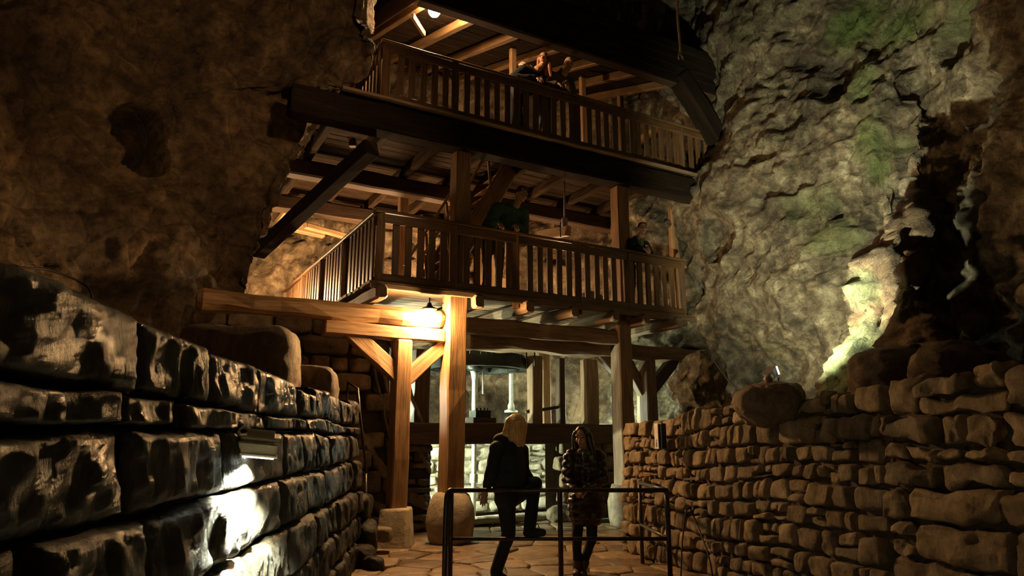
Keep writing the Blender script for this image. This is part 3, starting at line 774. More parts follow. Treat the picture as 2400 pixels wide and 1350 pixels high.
# staircase between the galleries
st = thing('staircase', 'steep closed wooden staircase rising right to the upper gallery behind the post', 'staircase', W(sat(1000, 1.3, 600), 1.3, Z1))
(sa, za), (sb, zb_) = PL(1128, 505, 1.35), PL(1200, 385, 1.35)
dz = (zb_ - za) / (sb - sa)
s_lo = sa - (za - Z1 - .05) / dz; s_hi = sa + (Zd2 - .1 - za) / dz
for t in (1.35, 2.35):
    member('stringer', W(s_lo, t, Z1 + .06), W(s_hi, t, Zd2 - .1), .06, .34, 'timber', st)
for i in range(11):
    f = (i + .6) / 11; s = s_lo + (s_hi - s_lo) * f; z = Z1 + .05 + (Zd2 - .15 - Z1) * f
    member('tread', W(s, 1.38, z), W(s, 2.32, z), .26, .035, 'timber', st)
for i in range(4):
    member('soffit_board', W(s_lo + .16, 1.47 + i * .25, Z1 - .02), W(s_hi + .16, 1.47 + i * .25, Zd2 - .18), .24, .025, 'timber', st)
for t in (1.34, 2.36):
    member('handrail', W(s_lo - .1, t, Z1 + .95), W(s_hi - .1, t, Zd2 + .8), .05, .05, 'timber_pale', st)
    for q in range(5):
        f = q / 4; s = s_lo + (s_hi - s_lo) * f
        member('baluster', W(s, t, Z1 + .06 + (Zd2 - Z1 - .15) * f), W(s - .08, t, Z1 + .93 + (Zd2 - Z1 - .15) * f), .05, .05, 'timber', st)

# hanging iron fixture over the lower gallery
hx = P(1322, 488, 12.4)
hf = thing('hanging_fixture', 'grey canister hanging on a rod over the lower gallery, right of the man', 'fixture', hx)
tube('rod', [P(1323, 425, 12.4), P(1323, 520, 12.4)], .016, 'lamp_grey', hf)
lathe('canister', P(1323, 528, 12.4), [(.05, -.05), (.06, -.04), (.06, .12), (.045, .15)], 'lamp_grey', hf, 14)
tube('chain', [P(1314, 520, 12.35), P(1313, 535, 12.35), P(1314, 556, 12.35)], .012, 'iron', hf)
o = member('timber_beam', P(1262, 552, 12.9), P(1334, 541, 12.3), .1, .20, 'timber_pale', None); tag(o, 'short brightly lit plank end under the hanging canister', 'beam')

# ---- roof over the upper gallery
TE = -.05
zE = PL(1300, 101, TE)[1]; print('eave', PL(1074, 24, TE), PL(1570, 190, TE))
sE0, sE1 = sat(1000, TE, 0), sat(1700, TE, 225)
rf = thing('timber_roof', 'dark pitched board roof over the upper gallery with lit rafters', 'roof', W(sE0, TE, zE))
sl = .34
for i in range(5):
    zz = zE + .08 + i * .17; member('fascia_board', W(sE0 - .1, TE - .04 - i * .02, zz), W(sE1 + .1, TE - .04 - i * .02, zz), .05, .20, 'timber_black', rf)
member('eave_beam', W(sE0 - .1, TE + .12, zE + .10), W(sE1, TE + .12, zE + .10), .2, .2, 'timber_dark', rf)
n = 8
for i in range(n):
    s = sE0 + .12 + (sE1 - sE0 - .3) * i / (n - 1)
    member('rafter', W(s, TE, zE + .14), W(s, 5.6, zE + .14 + 5.6 * sl), .13, .17, 'timber', rf)
t = TE + .05
while t < 5.7:
    z = zE + .26 + (t - TE) * sl
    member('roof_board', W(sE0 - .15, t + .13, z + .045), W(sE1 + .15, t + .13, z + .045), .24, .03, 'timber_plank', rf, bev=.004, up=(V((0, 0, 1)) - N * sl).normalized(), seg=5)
    t += .245
member('verge_board', W(sE0 - .16, TE - .1, zE + .12), W(sE0 - .16, 5.8, zE + .12 + 5.9 * sl), .05, .36, 'timber_dark', rf)
brk = []
(s0, z0), (s1, z1) = PL(976, 22, .3), PL(994, 80, .9)
member('roof_prop', W(s0, .5, z0), W(s1, .9, z1), .07, .10, 'timber_pale', rf)
for px, py, lab in ((1200, 200, 'slim'), ):
    pass
# posts of the upper gallery
for i, (px, lab) in enumerate(((1202, 'pale slim post behind the upper railing left of the fur-hooded woman'), (1366, 'pale post behind the upper railing right of the bald man'), (1455, 'lit post far along the upper railing'))):
    s = sat(px, 1.2 + .5 * i, 260); o = member('timber_post', W(s, 1.2 + .5 * i, Zd2), W(s, 1.2 + .5 * i, zE + .1 + (1.2 + .5 * i) * sl), .12, .12, 'timber', None, up=N); tag(o, lab, 'post', 'posts of the upper gallery')
# big brace and round log at the right end
ba, bb = P(1588, 178, 13.1), P(1693, 345, 13.6)
o = member('diagonal_brace', ba, bb, .36, .36, 'timber_black', None, bev=.03, rough=.01); tag(o, 'massive dark brace at the right end of the upper gallery', 'brace')
o = member('round_log', P(1495, 335, 15.0), P(1845, 100, 14.0), .24, .24, 'timber', None, round_=True, rough=.02); tag(o, 'long round log slanting up right behind the massive brace', 'log')
# rope
rp = thing('hanging_rope', 'frayed rope hanging from above in front of the roof', 'rope', P(1592, 60, 11.0))
rpts = smoothline([P(1586, -160, 11), P(1588, 0, 11), P(1589, 50, 11), P(1594, 105, 11), P(1594, 122, 11)], 6)
tube('strand', rpts, .022, 'rope', rp)
for i in range(6):
    a = P(1594, 120, 11); tube('frayed_end', [a, a + V((random.uniform(-.04, .04), 0, -.06)), a + V((random.uniform(-.05, .06), random.uniform(-.02, .02), -random.uniform(.1, .17)))], .006, 'rope', rp, 5)

# ------------------------------------------------------------------ lamps
fx = thing('flood_lamp', 'blazing warm lamp under the lower gallery beside the thick post', 'lamp', LAMP1)
def orient_box(name, c, size, dirv, mat, parent, up=V((0, 0, 1)), bev=.01):
    d = V(dirv).normalized(); return member(name, V(c) - d * size[0] / 2, V(c) + d * size[0] / 2, size[1], size[2], mat, parent, bev=bev, rough=0, up=up, seg=1)
lathe('glass_globe', LAMP1, [(.02, -.11), (.07, -.10), (.10, -.05), (.11, .0), (.10, .05), (.07, .09), (.04, .11)], 'glow', fx, 20)
lathe('lamp_cap', LAMP1 + V((0, 0, .11)), [(.12, 0), (.11, .02), (.05, .05), (.03, .10)], 'iron', fx, 20)
tube('lamp_arm', [LAMP1 + V((0, 0, .2)), LAMP1 + V((0, 0, .28)), W(sat(1040, .1), .14, LAMP1.z + .28)], .015, 'iron', fx)
fx2 = thing('ceiling_lamp', 'bright warm lamp under the roof corner above the upper railing', 'lamp', LAMP2)
lathe('glass_globe', LAMP2, [(.02, -.11), (.07, -.10), (.10, -.05), (.11, .0), (.10, .05), (.07, .09), (.04, .11)], 'glow2', fx2, 20)
lathe('lamp_cap', LAMP2 + V((0, 0, .11)), [(.10, 0), (.09, .03), (.04, .06)], 'iron', fx2, 20)
tube('lamp_arm', [LAMP2 + V((0, 0, .16)), LAMP2 + V((0, 0, .34))], .015, 'iron', fx2)
# floodlight clamped on the left wall
fw = P(560, 1045, 4.2)
fl2 = thing('flood_light', 'pale green-grey floodlight on a bracket, shining down the left wall', 'lamp', fw)
c = P(603, 1052, 4.15); dx = V((.93, .33, -.10)).normalized()
orient_box('lamp_housing', c + V((0, 0, .0)), (.22, .17, .075), dx, 'lamp_body', fl2)
orient_box('cooling_fin', c + V((.005, 0, .055)), (.20, .13, .03), dx, 'lamp_body', fl2)
orient_box('gear_box', P(612, 1019, 4.19), (.155, .12, .06), dx, 'lamp_body', fl2)
orient_box('rain_lip', P(612, 1032, 4.19), (.17, .14, .015), dx, 'lamp_body', fl2, bev=.003)
orient_box('glass', c + V((0, 0, -.046)), (.19, .13, .012), dx, 'glow_cool', fl2, bev=.003)
orient_box('glass_frame', c + V((0, 0, -.036)), (.23, .18, .016), dx, 'sign_white', fl2, bev=.004)
member('bracket', P(546, 1043, 4.25), P(603, 1046, 4.16), .05, .02, 'lamp_body', fl2)
tube('lamp_cable', smoothline([P(571, 1075, 4.12), P(567, 1040, 4.10), P(559, 1010, 4.12), P(572, 1001, 4.13), P(586, 1008, 4.15), P(598, 1017, 4.17)], 6), .010, 'cable_white', fl2)
# small spotlight on the right wall
uw = P(1805, 888, 7.15)
sp = thing('spot_light', 'small grey spotlight on a stirrup, standing on the rubble mound', 'lamp', uw)
dv = (P(1930, 700, 8.4) - UPL).normalized()
lathe('lamp_housing', UPL - dv * .10 + V((-.02, 0, 0)), [(.035, -.02), (.06, .0), (.065, .10), (.075, .13)], 'lamp_grey', sp, 4, 2, axis=dv, smooth=False)
lathe('lamp_housing_rear', UPL - dv * .14, [(.03, -.06), (.045, -.03), (.045, .03)], 'lamp_grey', sp, 10, 2, axis=dv)
lathe('glass', UPL + dv * .03, [(.066, .0), (.066, .006)], 'glow_cool', sp, 4, 2, axis=dv, smooth=False)
tube('stirrup', [UPL + V((-.05, -.03, -.06)), UPL + V((-.05, -.02, -.15)), UPL + V((.03, -.02, -.15)), UPL + V((.04, -.03, -.06))], .010, 'lamp_grey', sp)
tube('stand', [UPL + V((-.01, -.02, -.15)), UPL + V((-.01, -.02, -.26))], .014, 'lamp_grey', sp)
o = tube('loose_cable', smoothline([P(1668, 838, 9.), P(1690, 868, 8.6), P(1720, 905, 8.), P(1760, 915, 7.4), P(1798, 905, 7.1)], 6), .009, 'cable'); tag(o, 'thin dark cable sagging across the rock to the small spotlight', 'cable')
o = tube('loose_cable', smoothline([P(-40, 620, 6.6), P(60, 628, 7.0), P(120, 634, 7.3), P(190, 662, 7.6), P(214, 690, 7.6), P(216, 740, 7.6)], 6), .012, 'cable'); tag(o, 'thin dark cable drooping on the left rock above the wall', 'cable')
o = tube('loose_cable', smoothline([P(1596, 1350, 7.75), P(1600, 1260, 7.9), P(1612, 1190, 7.95), P(1630, 1220, 7.9), P(1660, 1300, 7.6), P(1672, 1360, 7.45)], 6), .008, 'cable'); tag(o, 'loop of dark cable hanging low on the right wall', 'cable')
# sign plaque on the right wall
sgc = P(1539, 1022, 8.62)
sg = thing('wall_sign', 'narrow upright white plaque near the far end of the right wall', 'sign', sgc)
TW = V((.40, -.917, 0)); NW = V((-.917, -.40, 0))           # along the wall, and out of it
def sgp(u_, z, d): return sgc + TW * u_ + NW * d + V((0, 0, z))
hh = .152
member('board', sgp(0, -hh, 0), sgp(0, hh, 0), .078, .012, 'sign_white', sg, bev=.002, rough=0, up=NW, seg=1)
member('backing', sgp(.035, -hh, -.05), sgp(.035, hh, -.05), .10, .07, 'iron', sg, up=NW, bev=.004, rough=0, seg=1)
def ring(name, u0, z0, ru, rz, mat, filled=False):
    k = 16; vs = []; fs = []
    for i in range(k):
        a = 2 * math.pi * i / k
        vs.append(sgp(u0 + math.cos(a) * ru, z0 + math.sin(a) * rz, .0075)); vs.append(sgp(u0, z0, .0085) if filled else sgp(u0 + math.cos(a) * ru * .45, z0 + math.sin(a) * rz * .45, .008))
    for i in range(k):
        j = (i + 1) % k; fs.append((2 * i, 2 * j, 2 * j + 1, 2 * i + 1))
    mesh_obj(name, vs, fs, mat, sg, smooth=False)
ring('pictogram_head', 0, -.050, .010, .009, 'ink', True)
ring('pictogram_body', 0, -.082, .009, .024, 'ink', True)
ring('pictogram_ring', 0, -.110, .016, .026, 'ink')
for i in range(4): member('print_line', sgp(-.018, .11 - i * .022, .007), sgp(.018, .11 - i * .022, .007), .002, .005, 'ink_faint', sg, bev=.001, rough=0, seg=1, up=V((0, 0, 1)))

# ------------------------------------------------------------------ mill room under the lower gallery
def tmap(t): return lambda s, z, d: W(s, t - d, z)
sJ = sat(1013, 1.25, 1140); sK = sat(1312, 1.25, 1140); zTop = PL(1200, 1042, 1.25)[1]
print('opening', sJ, sK, zTop, PL(1200, 985, 1.25), PL(1200, 1240, 1.25))
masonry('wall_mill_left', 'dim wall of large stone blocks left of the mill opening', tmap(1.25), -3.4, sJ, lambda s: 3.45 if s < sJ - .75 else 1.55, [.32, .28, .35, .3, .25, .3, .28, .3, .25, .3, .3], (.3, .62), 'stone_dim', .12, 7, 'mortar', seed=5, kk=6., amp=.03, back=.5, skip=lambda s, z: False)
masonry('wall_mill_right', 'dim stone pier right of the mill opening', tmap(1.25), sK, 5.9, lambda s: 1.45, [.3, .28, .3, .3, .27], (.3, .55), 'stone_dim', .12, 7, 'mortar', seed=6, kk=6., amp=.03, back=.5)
masonry('wall_mill_baffle', 'dim stone wall added left of the mill room to block stray light', lambda s, z, d: W(-.3 - d, s, z), 1.7, 6.0, lambda s: 3.5, [.5] * 7, (.6, 1.0), 'stone_dim', .12, 5, 'mortar', seed=15, kk=6., amp=.03, back=.3)  # unseen wall, added to keep the mill light off the strut and left rock
bk = 3.3
sBk0, sBk1 = sat(985, bk, 1140), sat(1460, bk, 1140)
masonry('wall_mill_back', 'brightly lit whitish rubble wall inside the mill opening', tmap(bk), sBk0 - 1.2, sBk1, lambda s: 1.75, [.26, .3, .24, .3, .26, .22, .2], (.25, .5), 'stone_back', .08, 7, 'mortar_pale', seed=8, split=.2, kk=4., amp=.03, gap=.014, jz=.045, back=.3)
o = member('timber_beam', W(sat(948, 1.15, 1015), 1.15, PL(1200, 1016, 1.15)[1]), W(sat(1440, 1.15, 1015), 1.15, PL(1200, 1016, 1.15)[1]), .45, .36, 'timber_dark', None, bev=.02, rough=.01)
tag(o, 'dark lintel beam over the mill opening behind the two women', 'beam')
zt = PL(1200, 997, 1.15)[1]
o = member('stone_sill', W(sJ - .1, 1.5, .09), W(sK + .4, 1.5, .09), .35, .13, 'stone_back', None, bev=.03, rough=.02); tag(o, 'pale stone sill at the foot of the mill opening', 'sill')
o = rockobj('boulder', W(sat(1290, 1.6, 1240), 1.2, .14), (.55, .4, .30), 'stone_dim', None, 14, 2.8, .05, 3., 77, .3); tag(o, 'brown boulder lying at the right foot of the mill opening', 'stone')
# driving gear with vertical shafts
tg = 2.0; sg1 = sat(1113, tg, 900); zg = zat(1113, 842, tg - .9)
gr = thing('crown_gear', 'large horizontal iron wheel under the gallery on a pale shaft', 'gear', W(sg1, tg, zg))
def disc_ring(name, c, ro, ri, h, mat, parent, k=48):
    c = V(c); vs = []; fs = []
    for i in range(k):
        a = 2 * math.pi * i / k; d = V((math.cos(a), math.sin(a), 0))
        vs += [c + d * ro + V((0, 0, -h / 2)), c + d * ro + V((0, 0, h / 2)), c + d * ri + V((0, 0, h / 2)), c + d * ri + V((0, 0, -h / 2))]
    for i in range(k):
        j = (i + 1) % k
        for q in range(4): fs.append((4 * i + q, 4 * j + q, 4 * j + (q + 1) % 4, 4 * i + (q + 1) % 4))
    return mesh_obj(name, vs, fs, mat, parent, smooth=False)
disc_ring('rim', W(sg1, tg, zg), 1.0, .86, .20, 'iron', gr)
for i in range(6):
    a = i * math.pi / 3 + .3; d = V((math.cos(a), math.sin(a), 0)); member('spoke', W(sg1, tg, zg + .02), W(sg1, tg, zg - .04) + d * .9, .12, .07, 'iron', gr)
lathe('hub', W(sg1, tg, zg - .12), [(.12, 0), (.17, .05), (.17, .2), (.10, .28), (.07, .45)], 'iron', gr, 20)
for i in range(60):
    a = i * math.pi / 30; d = V((math.cos(a), math.sin(a), 0)); q = d.cross(V((0, 0, 1)))
    member('tooth', W(sg1, tg, zg + .10) + d * .93, W(sg1, tg, zg + .16) + d * .93, .045, .08, 'iron', gr, bev=.004, rough=0, up=q, seg=1)
lathe('shaft', W(sg1, tg, 0.1), [(.045, 0), (.045, zt - .1), (.055, zt - .08), (.055, zg - .40), (.075, zg - .28), (.10, zg - .2)], 'shaft', gr, 18)
lathe('shaft_collar', W(sg1, tg, .78), [(.05, -.1), (.075, -.08), (.075, .06), (.05, .08)], 'shaft', gr, 16)
tube('guide_rod', [W(sg1 + .12, tg - .1, zg - .12), W(sg1 + .12, tg - .1, zg - .55)], .014, 'shaft', gr)
blk = thing('bearing_block', 'dark stepped bearing block carrying the thick pale shaft', 'block', W(sg1, 1.5, zt))
sbk = sat(1126, 1.2, 985)
member('base', W(sbk - .22, 1.2, zt + .06), W(sbk + .22, 1.2, zt + .06), .35, .14, 'timber_dark', blk)
member('housing', W(sbk - .16, 1.2, zt + .19), W(sbk + .14, 1.2, zt + .19), .28, .13, 'iron', blk)
for i in range(4): lathe('bolt', W(sbk - .1 + .07 * i, 1.15, zt + .26), [(.02, -.01), (.02, .03), (.01, .04)], 'iron', blk, 8)
tg2 = 2.6; sg2 = sat(1198, tg2, 900); zg2 = zat(1198, 868, tg2)
gr2 = thing('hand_wheel', 'smaller iron wheel on a slim pale shaft above the blonde woman', 'gear', W(sg2, tg2, zg2))
disc_ring('rim', W(sg2, tg2, zg2), .36, .29, .05, 'iron', gr2, 32); disc_ring('rim', W(sg2, tg2, zg2 + .1), .30, .24, .04, 'iron', gr2, 32)
for i in range(5):
    a = i * math.pi * .4; d = V((math.cos(a), math.sin(a), 0)); member('spoke', W(sg2, tg2, zg2 + .03), W(sg2, tg2, zg2) + d * .32, .05, .03, 'iron', gr2)
z955 = zat(1198, 962, tg2)
lathe('shaft', W(sg2, tg2, z955), [(.14, -.04), (.14, 0), (.07, .02), (.07, .1), (.045, .16), (.045, zg2 - z955 - .04), (.07, zg2 - z955 + .15)], 'shaft', gr2, 18)
lathe('bearing', W(sg2, tg2, z955 - .45), [(.2, -.1), (.2, .2), (.17, .3), (.17, .38)], 'iron', gr2, 18)
# posts and odd timbers of the mill room
for px, t, w_, mat, z0, z1_, lab in ((1253, 1.25, .22, 'timber_grey', zt, 3.0, 'grey post above the lintel, left of the pale mossy post'),
                                (1277, 1.9, .17, 'timber_pale', zt - .3, 3.2, 'pale post lit from the left beside the grey post'),
                                (1314, 1.3, .15, 'timber_dark', zt, 3.0, 'black post above the lintel in the middle of the opening'),
                                (1381, 1.25, .26, 'timber_grey', zt, 3.0, 'grooved grey post above the lintel near the right post'),
                                (985, 1.35, .27, 'timber_dark', zt - .6, 3.0, 'dark wide post between the slender post and the thick post')):
    s = sat(px, t, 900); o = member('timber_post', W(s, t, z0), W(s, t, z1_), w_, w_, mat, None, up=N, bev=.015, rough=.012); tag(o, lab, 'post', 'posts of the mill room')
o = rockobj('rock_column', W(sat(1340, 3.0, 900), 3.0, 2.3), (.5, .5, 2.4), 'rock_brown', None, 26, 2.4, .10, 1.8, 21, .3); tag(o, 'lit rock column behind the mill posts', 'rock')
o = rockobj('rock_column', W(sat(1425, 3.2, 900), 3.2, 2.3), (.55, .5, 2.4), 'rock_right', None, 26, 2.4, .10, 1.8, 27, .3); tag(o, 'pale rock column just left of the right post', 'rock')
o = member('timber_batten', W(sat(1232, 1.3, 966), 1.3, zat(1232, 966, 1.3)), W(sat(1306, 1.3, 955), 1.3, zat(1306, 955, 1.3)), .06, .06, 'timber_dark', None); tag(o, 'thin dark bar tilted above the lintel', 'bar')
for px, y0, y1 in ((1234, 800, 842), (1253, 820, 858)):
    o = tube('iron_hook', [W(sat(px, 1.0, y0), 1.0, zat(px, y0, 1.0)), W(sat(px, 1.0, y1), 1.0, zat(px, y1, 1.0)), W(sat(px, 1.0, y1) + .03, 1.0, zat(px, y1, 1.0))], .014, 'iron'); tag(o, 'short iron hook under the wide beam, %s' % ('left one' if px < 1240 else 'right one'), 'hook', 'hooks under the wide beam')
# metal stair rail near the left wall's end
mr_ = thing('metal_handrail', 'thin metal handrail with a bent top end beside the left wall end', 'handrail', P(846, 1150, 9.6))
tube('rail', [P(815, 896, 10.2), P(839, 911, 9.9), P(843, 960, 9.8), P(861, 1128, 9.7)], .016, 'steel', mr_)
tube('upright', [P(858, 1110, 9.7), P(857, 1262, 9.6)], .016, 'steel', mr_); tube('upright', [P(815, 896, 10.2), P(812, 960, 10.2)], .016, 'steel', mr_)
# barrier in front of the women
YB = 7.8; zt_ = P(1200, 1149, YB).z; zm = P(1200, 1263, YB).z; xl = P(1058, 1149, YB).x; xr = P(1562, 1149, YB).x; xm = P(1313, 1200, YB).x
br = thing('pipe_barrier', 'rusty brown pipe barrier standing in front of the two women', 'barrier', (xl, YB, 0))
RR = .024
tube('top_rail', [V((xl, YB, zt_)), V((xr, YB, zt_))], RR, 'steel', br, 12)
tube('middle_rail', [V((xl, YB, zm)), V((xr, YB, zm))], RR * .85, 'steel', br, 12)
for x in (xl, xm, xr): tube('upright', [V((x, YB, -.02)), V((x, YB, zt_))], RR * 1.15, 'steel', br, 12)
tube('top_rail', [V((xr, YB, zt_)), V((1.62, 9.0, zt_))], RR, 'steel', br, 12)
tube('middle_rail', [V((xr, YB, zm)), V((1.62, 9.0, zm))], RR * .85, 'steel', br, 12)
tube('upright', [V((1.62, 9.0, -.02)), V((1.62, 9.0, zt_))], RR, 'steel', br, 12)
tube('upright', smoothline([V((xl - .05, YB - .08, -.02)), V((xl - .05, YB - .08, zm)), V((xl - .045, YB - .07, zt_ - .12)), V((xl - .03, YB - .04, zt_ - .02)), V((xl, YB, zt_))], 5), RR * 1.2, 'steel', br, 12)

# pale boulder and dark sack behind the lower railing
o = rockobj('boulder', W(sat(1385, .95, 660), .95, Z1 + .25), (.55, .45, .55), 'plinth', None, 16, 2.4, .04, 2., 31, .4); tag(o, 'pale rounded boulder behind the lower gallery balusters', 'stone')
o = rockobj('boulder', W(sat(1560, 1.6, 700), 1.6, Z1 + .3), (.6, .5, .7), 'plinth', None, 16, 2.4, .06, 2., 33, .4); tag(o, 'rock lump behind the last balusters of the lower gallery', 'stone')

# ------------------------------------------------------------------ people
def _cap(p0, p1, r0, r1, vs, fs, k=12, m=4):
    p0, p1 = V(p0), V(p1); d = (p1 - p0)
    if d.length < 1e-5: d = V((0, 0, 1e-3))
    x = d.normalized(); a = x.orthogonal().normalized(); b = x.cross(a); rings = []
    for i in range(m + 1):
        t = -math.pi / 2 + math.pi / 2 * i / m; rings.append((p0 + x * math.sin(t) * r0, math.cos(t) * r0))
    for i in range(m + 1):
        t = math.pi / 2 * i / m; rings.append((p1 + x * math.sin(t) * r1, math.cos(t) * r1))
    o = len(vs)
    for c, r in rings:
        for j in range(k):
            t = 2 * math.pi * j / k; vs.append(c + (a * math.cos(t) + b * math.sin(t)) * max(r, 1e-4))
    for i in range(len(rings) - 1):
        for j in range(k): fs.append((o + i * k + j, o + i * k + (j + 1) % k, o + (i + 1) * k + (j + 1) % k, o + (i + 1) * k + j))
    fs.append(tuple(o + j for j in range(k - 1, -1, -1))); n = len(rings) - 1; fs.append(tuple(o + n * k + j for j in range(k)))
def _ell(c, r, M, vs, fs, k=18, m=12):
    o = len(vs); c = V(c)
    for i in range(m + 1):
        t = math.pi * i / m
        for j in range(k):
            a = 2 * math.pi * j / k; p = V((math.sin(t) * math.cos(a) * r[0], math.sin(t) * math.sin(a) * r[1], math.cos(t) * r[2]))
            if i in (0, m): p += V((math.cos(a), math.sin(a), 0)) * 1e-4
            vs.append(c + M @ p)
    for i in range(m):
        for j in range(k): fs.append((o + i * k + j, o + (i + 1) * k + j, o + (i + 1) * k + (j + 1) % k, o + i * k + (j + 1) % k))
    fs.append(tuple(o + j for j in range(k))); fs.append(tuple(o + m * k + j for j in range(k - 1, -1, -1)))
I3 = Matrix.Identity(3)
def blob(name, prims, voxel, mat, parent, smooth_it=4, disp=None):
    vs, fs = [], []
    for p in prims:
        if p[0] == 'c': _cap(p[1], p[2], p[3], p[4], vs, fs)
        else: _ell(p[1], p[2], p[3] if len(p) > 3 else I3, vs, fs)
    me = bpy.data.meshes.new(name); me.from_pydata(vs, [], fs); me.update()
    o = bpy.data.objects.new(name + '_tmp', me)
    m = o.modifiers.new('r', 'REMESH'); m.mode = 'VOXEL'; m.voxel_size = voxel; m.use_smooth_shade = True
    s = o.modifiers.new('s', 'SMOOTH'); s.factor = .5; s.iterations = smooth_it
    o2 = bpy.data.objects.new(name, bpy.data.meshes.new(name)); COL.objects.link(o2); o2.parent = parent; o2.location = -ploc(parent)
    PENDING.append((o, o2, mat, disp)); return o2
PENDING = []
def finish_blobs():
    for o, o2, mat, disp in PENDING: COL.objects.link(o)
    dg = bpy.context.evaluated_depsgraph_get()
    for o, o2, mat, disp in PENDING:
        me2 = bpy.data.meshes.new_from_object(o.evaluated_get(dg))
        if disp:
            nv = [v.normal.copy() for v in me2.vertices]; co = []
            for v, n_ in zip(me2.vertices, nv): co += list(v.co + V(disp(v.co, n_)))
            me2.vertices.foreach_set('co', co)
        me2.polygons.foreach_set('use_smooth', [True] * len(me2.polygons))
        me2.materials.clear(); me2.materials.append(MATS[mat]); n = o2.data.name; old = o2.data; o2.data = me2; bpy.data.meshes.remove(old); me2.name = n
    for o, o2, mat, disp in PENDING: bpy.data.objects.remove(o)
def folds(amp, fr=9., st=(1, 1, 1)):
    def f(co, n):
        q = V((co.x * st[0], co.y * st[1], co.z * st[2])) * fr
        return n * (noise.noise(q) * amp + noise.noise(q * 2.3) * amp * .4)
    return f
def quilt(amp, pitch):
    return lambda co, n: n * (-amp * (1 - abs(math.sin(co.z * math.pi / pitch)) ** .6) + noise.noise(co * 14) * amp * .6)
def frame(f, up=V((0, 0, 1)), roll=0.):
    f = V(f).normalized(); r = f.cross(up).normalized(); u = r.cross(f)
    if roll:
        q = Matrix.Rotation(roll, 3, f); r = q @ r; u = q @ u
    return Matrix((r, f, u)).transposed()          # local x = right, y = forward, z = up
def head_prims(c, M, s):
    g = lambda x, y, z: V(c) + M @ V((x * s, y * s, z * s)); E = lambda x, y, z, a, b_, c_: ('e', g(x, y, z), (a * s, b_ * s, c_ * s), M)
    return [E(0, -.012, .030, .076, .094, .092), E(0, .018, -.020, .064, .074, .085), E(0, .038, -.075, .040, .046, .038), E(0, .066, -.092, .020, .018, .018),
            E(.036, .055, -.025, .026, .028, .03), E(-.036, .055, -.025, .026, .028, .03),
            ('c', g(0, .086, .018), g(0, .112, -.026), .0095 * s, .014 * s), E(.011, .098, -.03, .011, .012, .009), E(-.011, .098, -.03, .011, .012, .009),
            ('c', g(-.045, .072, .034), g(.045, .072, .034), .013 * s, .013 * s),
            E(0, .088, -.060, .024, .012, .010), E(.077, -.012, -.005, .010, .022, .033), E(-.077, -.012, -.005, .010, .022, .033)]
def face_parts(parent, c, M, s, glasses=False, brows='hair_dark'):
    g = lambda x, y, z: V(c) + M @ V((x * s, y * s, z * s))
    for e in (-1, 1):
        vs, fs = [], []; _ell(g(.031 * e, .078, .012), (.013 * s, .009 * s, .008 * s), M, vs, fs, 10, 6); mesh_obj('eye', vs, fs, 'eye', parent)
        tube('eyebrow', [g(.014 * e, .092, .034), g(.032 * e, .090, .040), g(.052 * e, .076, .034)], .0045 * s, brows, parent, 6)
    vs, fs = [], []; _ell(g(0, .092, -.060), (.023 * s, .010 * s, .009 * s), M, vs, fs, 12, 6); mesh_obj('lips', vs, fs, 'lips', parent)
    if glasses:
        gl = None
        for e in (-1, 1):
            pts = [g(.033 * e + .023 * math.cos(a), .104 - .004 * abs(math.cos(a)), .012 + .017 * math.sin(a)) for a in [i * math.pi / 8 for i in range(17)]]
            tube('glasses_rim', pts, .0022 * s, 'eye', parent, 5)
            tube('glasses_temple', [g(.056 * e, .10, .016), g(.080 * e, .02, .010)], .002 * s, 'eye', parent, 5)
        tube('glasses_bridge', [g(-.010, .106, .014), g(.010, .106, .014)], .0025 * s, 'eye', parent, 5)
def hand_prims(wr, fdir, pn, s, side, curl=.5, spread=.12):
    """wr wrist, fdir finger direction, pn palm normal (towards which fingers curl), side: +1 puts the thumb on the cross side"""
    f = V(fdir).normalized(); pn = (V(pn) - f * V(pn).dot(f)).normalized(); x = f.cross(pn) * side; out = []
    M = Matrix((x, f, pn)).transposed()
    out.append(('e', V(wr) + f * .048 * s, (.040 * s, .054 * s, .017 * s), M)); out.append(('c', V(wr) - f * .02 * s, V(wr) + f * .02 * s, .026 * s, .024 * s))
    for i, (off, L) in enumerate(((.030, .072), (.010, .082), (-.010, .076), (-.029, .060))):
        base = V(wr) + f * (.088 - .006 * abs(i - 1)) * s + x * off * s; d = (f + x * (off / .03) * spread).normalized(); p = base - d * .02 * s; th = curl * .35
        r = (.0092, .0095, .0090, .0080)[i] * s
        for q in range(3):
            l = L * (.45, .31, .24)[q] * s + (.02 * s if q == 0 else 0)
            dd = (d * math.cos(th) + pn * math.sin(th)).normalized(); e = p + dd * l
            out.append(('c', p, e, r * (1 - .07 * q), r * (1 - .07 * (q + 1)))); p = e; th += curl * .8
    p = V(wr) + f * .022 * s + x * .026 * s; d = (f * .62 + x * .72 + pn * .25).normalized()
    e = p + d * .042 * s; out.append(('c', p, e, .013 * s, .0105 * s)); d2 = (f * .9 + x * .25 + pn * .35 * (1 + curl)).normalized(); out.append(('c', e, e + d2 * .032 * s, .0102 * s, .009 * s))
    return out
def limb(a, b, c, r): return [('c', a, b, r[0], r[1]), ('c', b, c, r[1], r[2])]
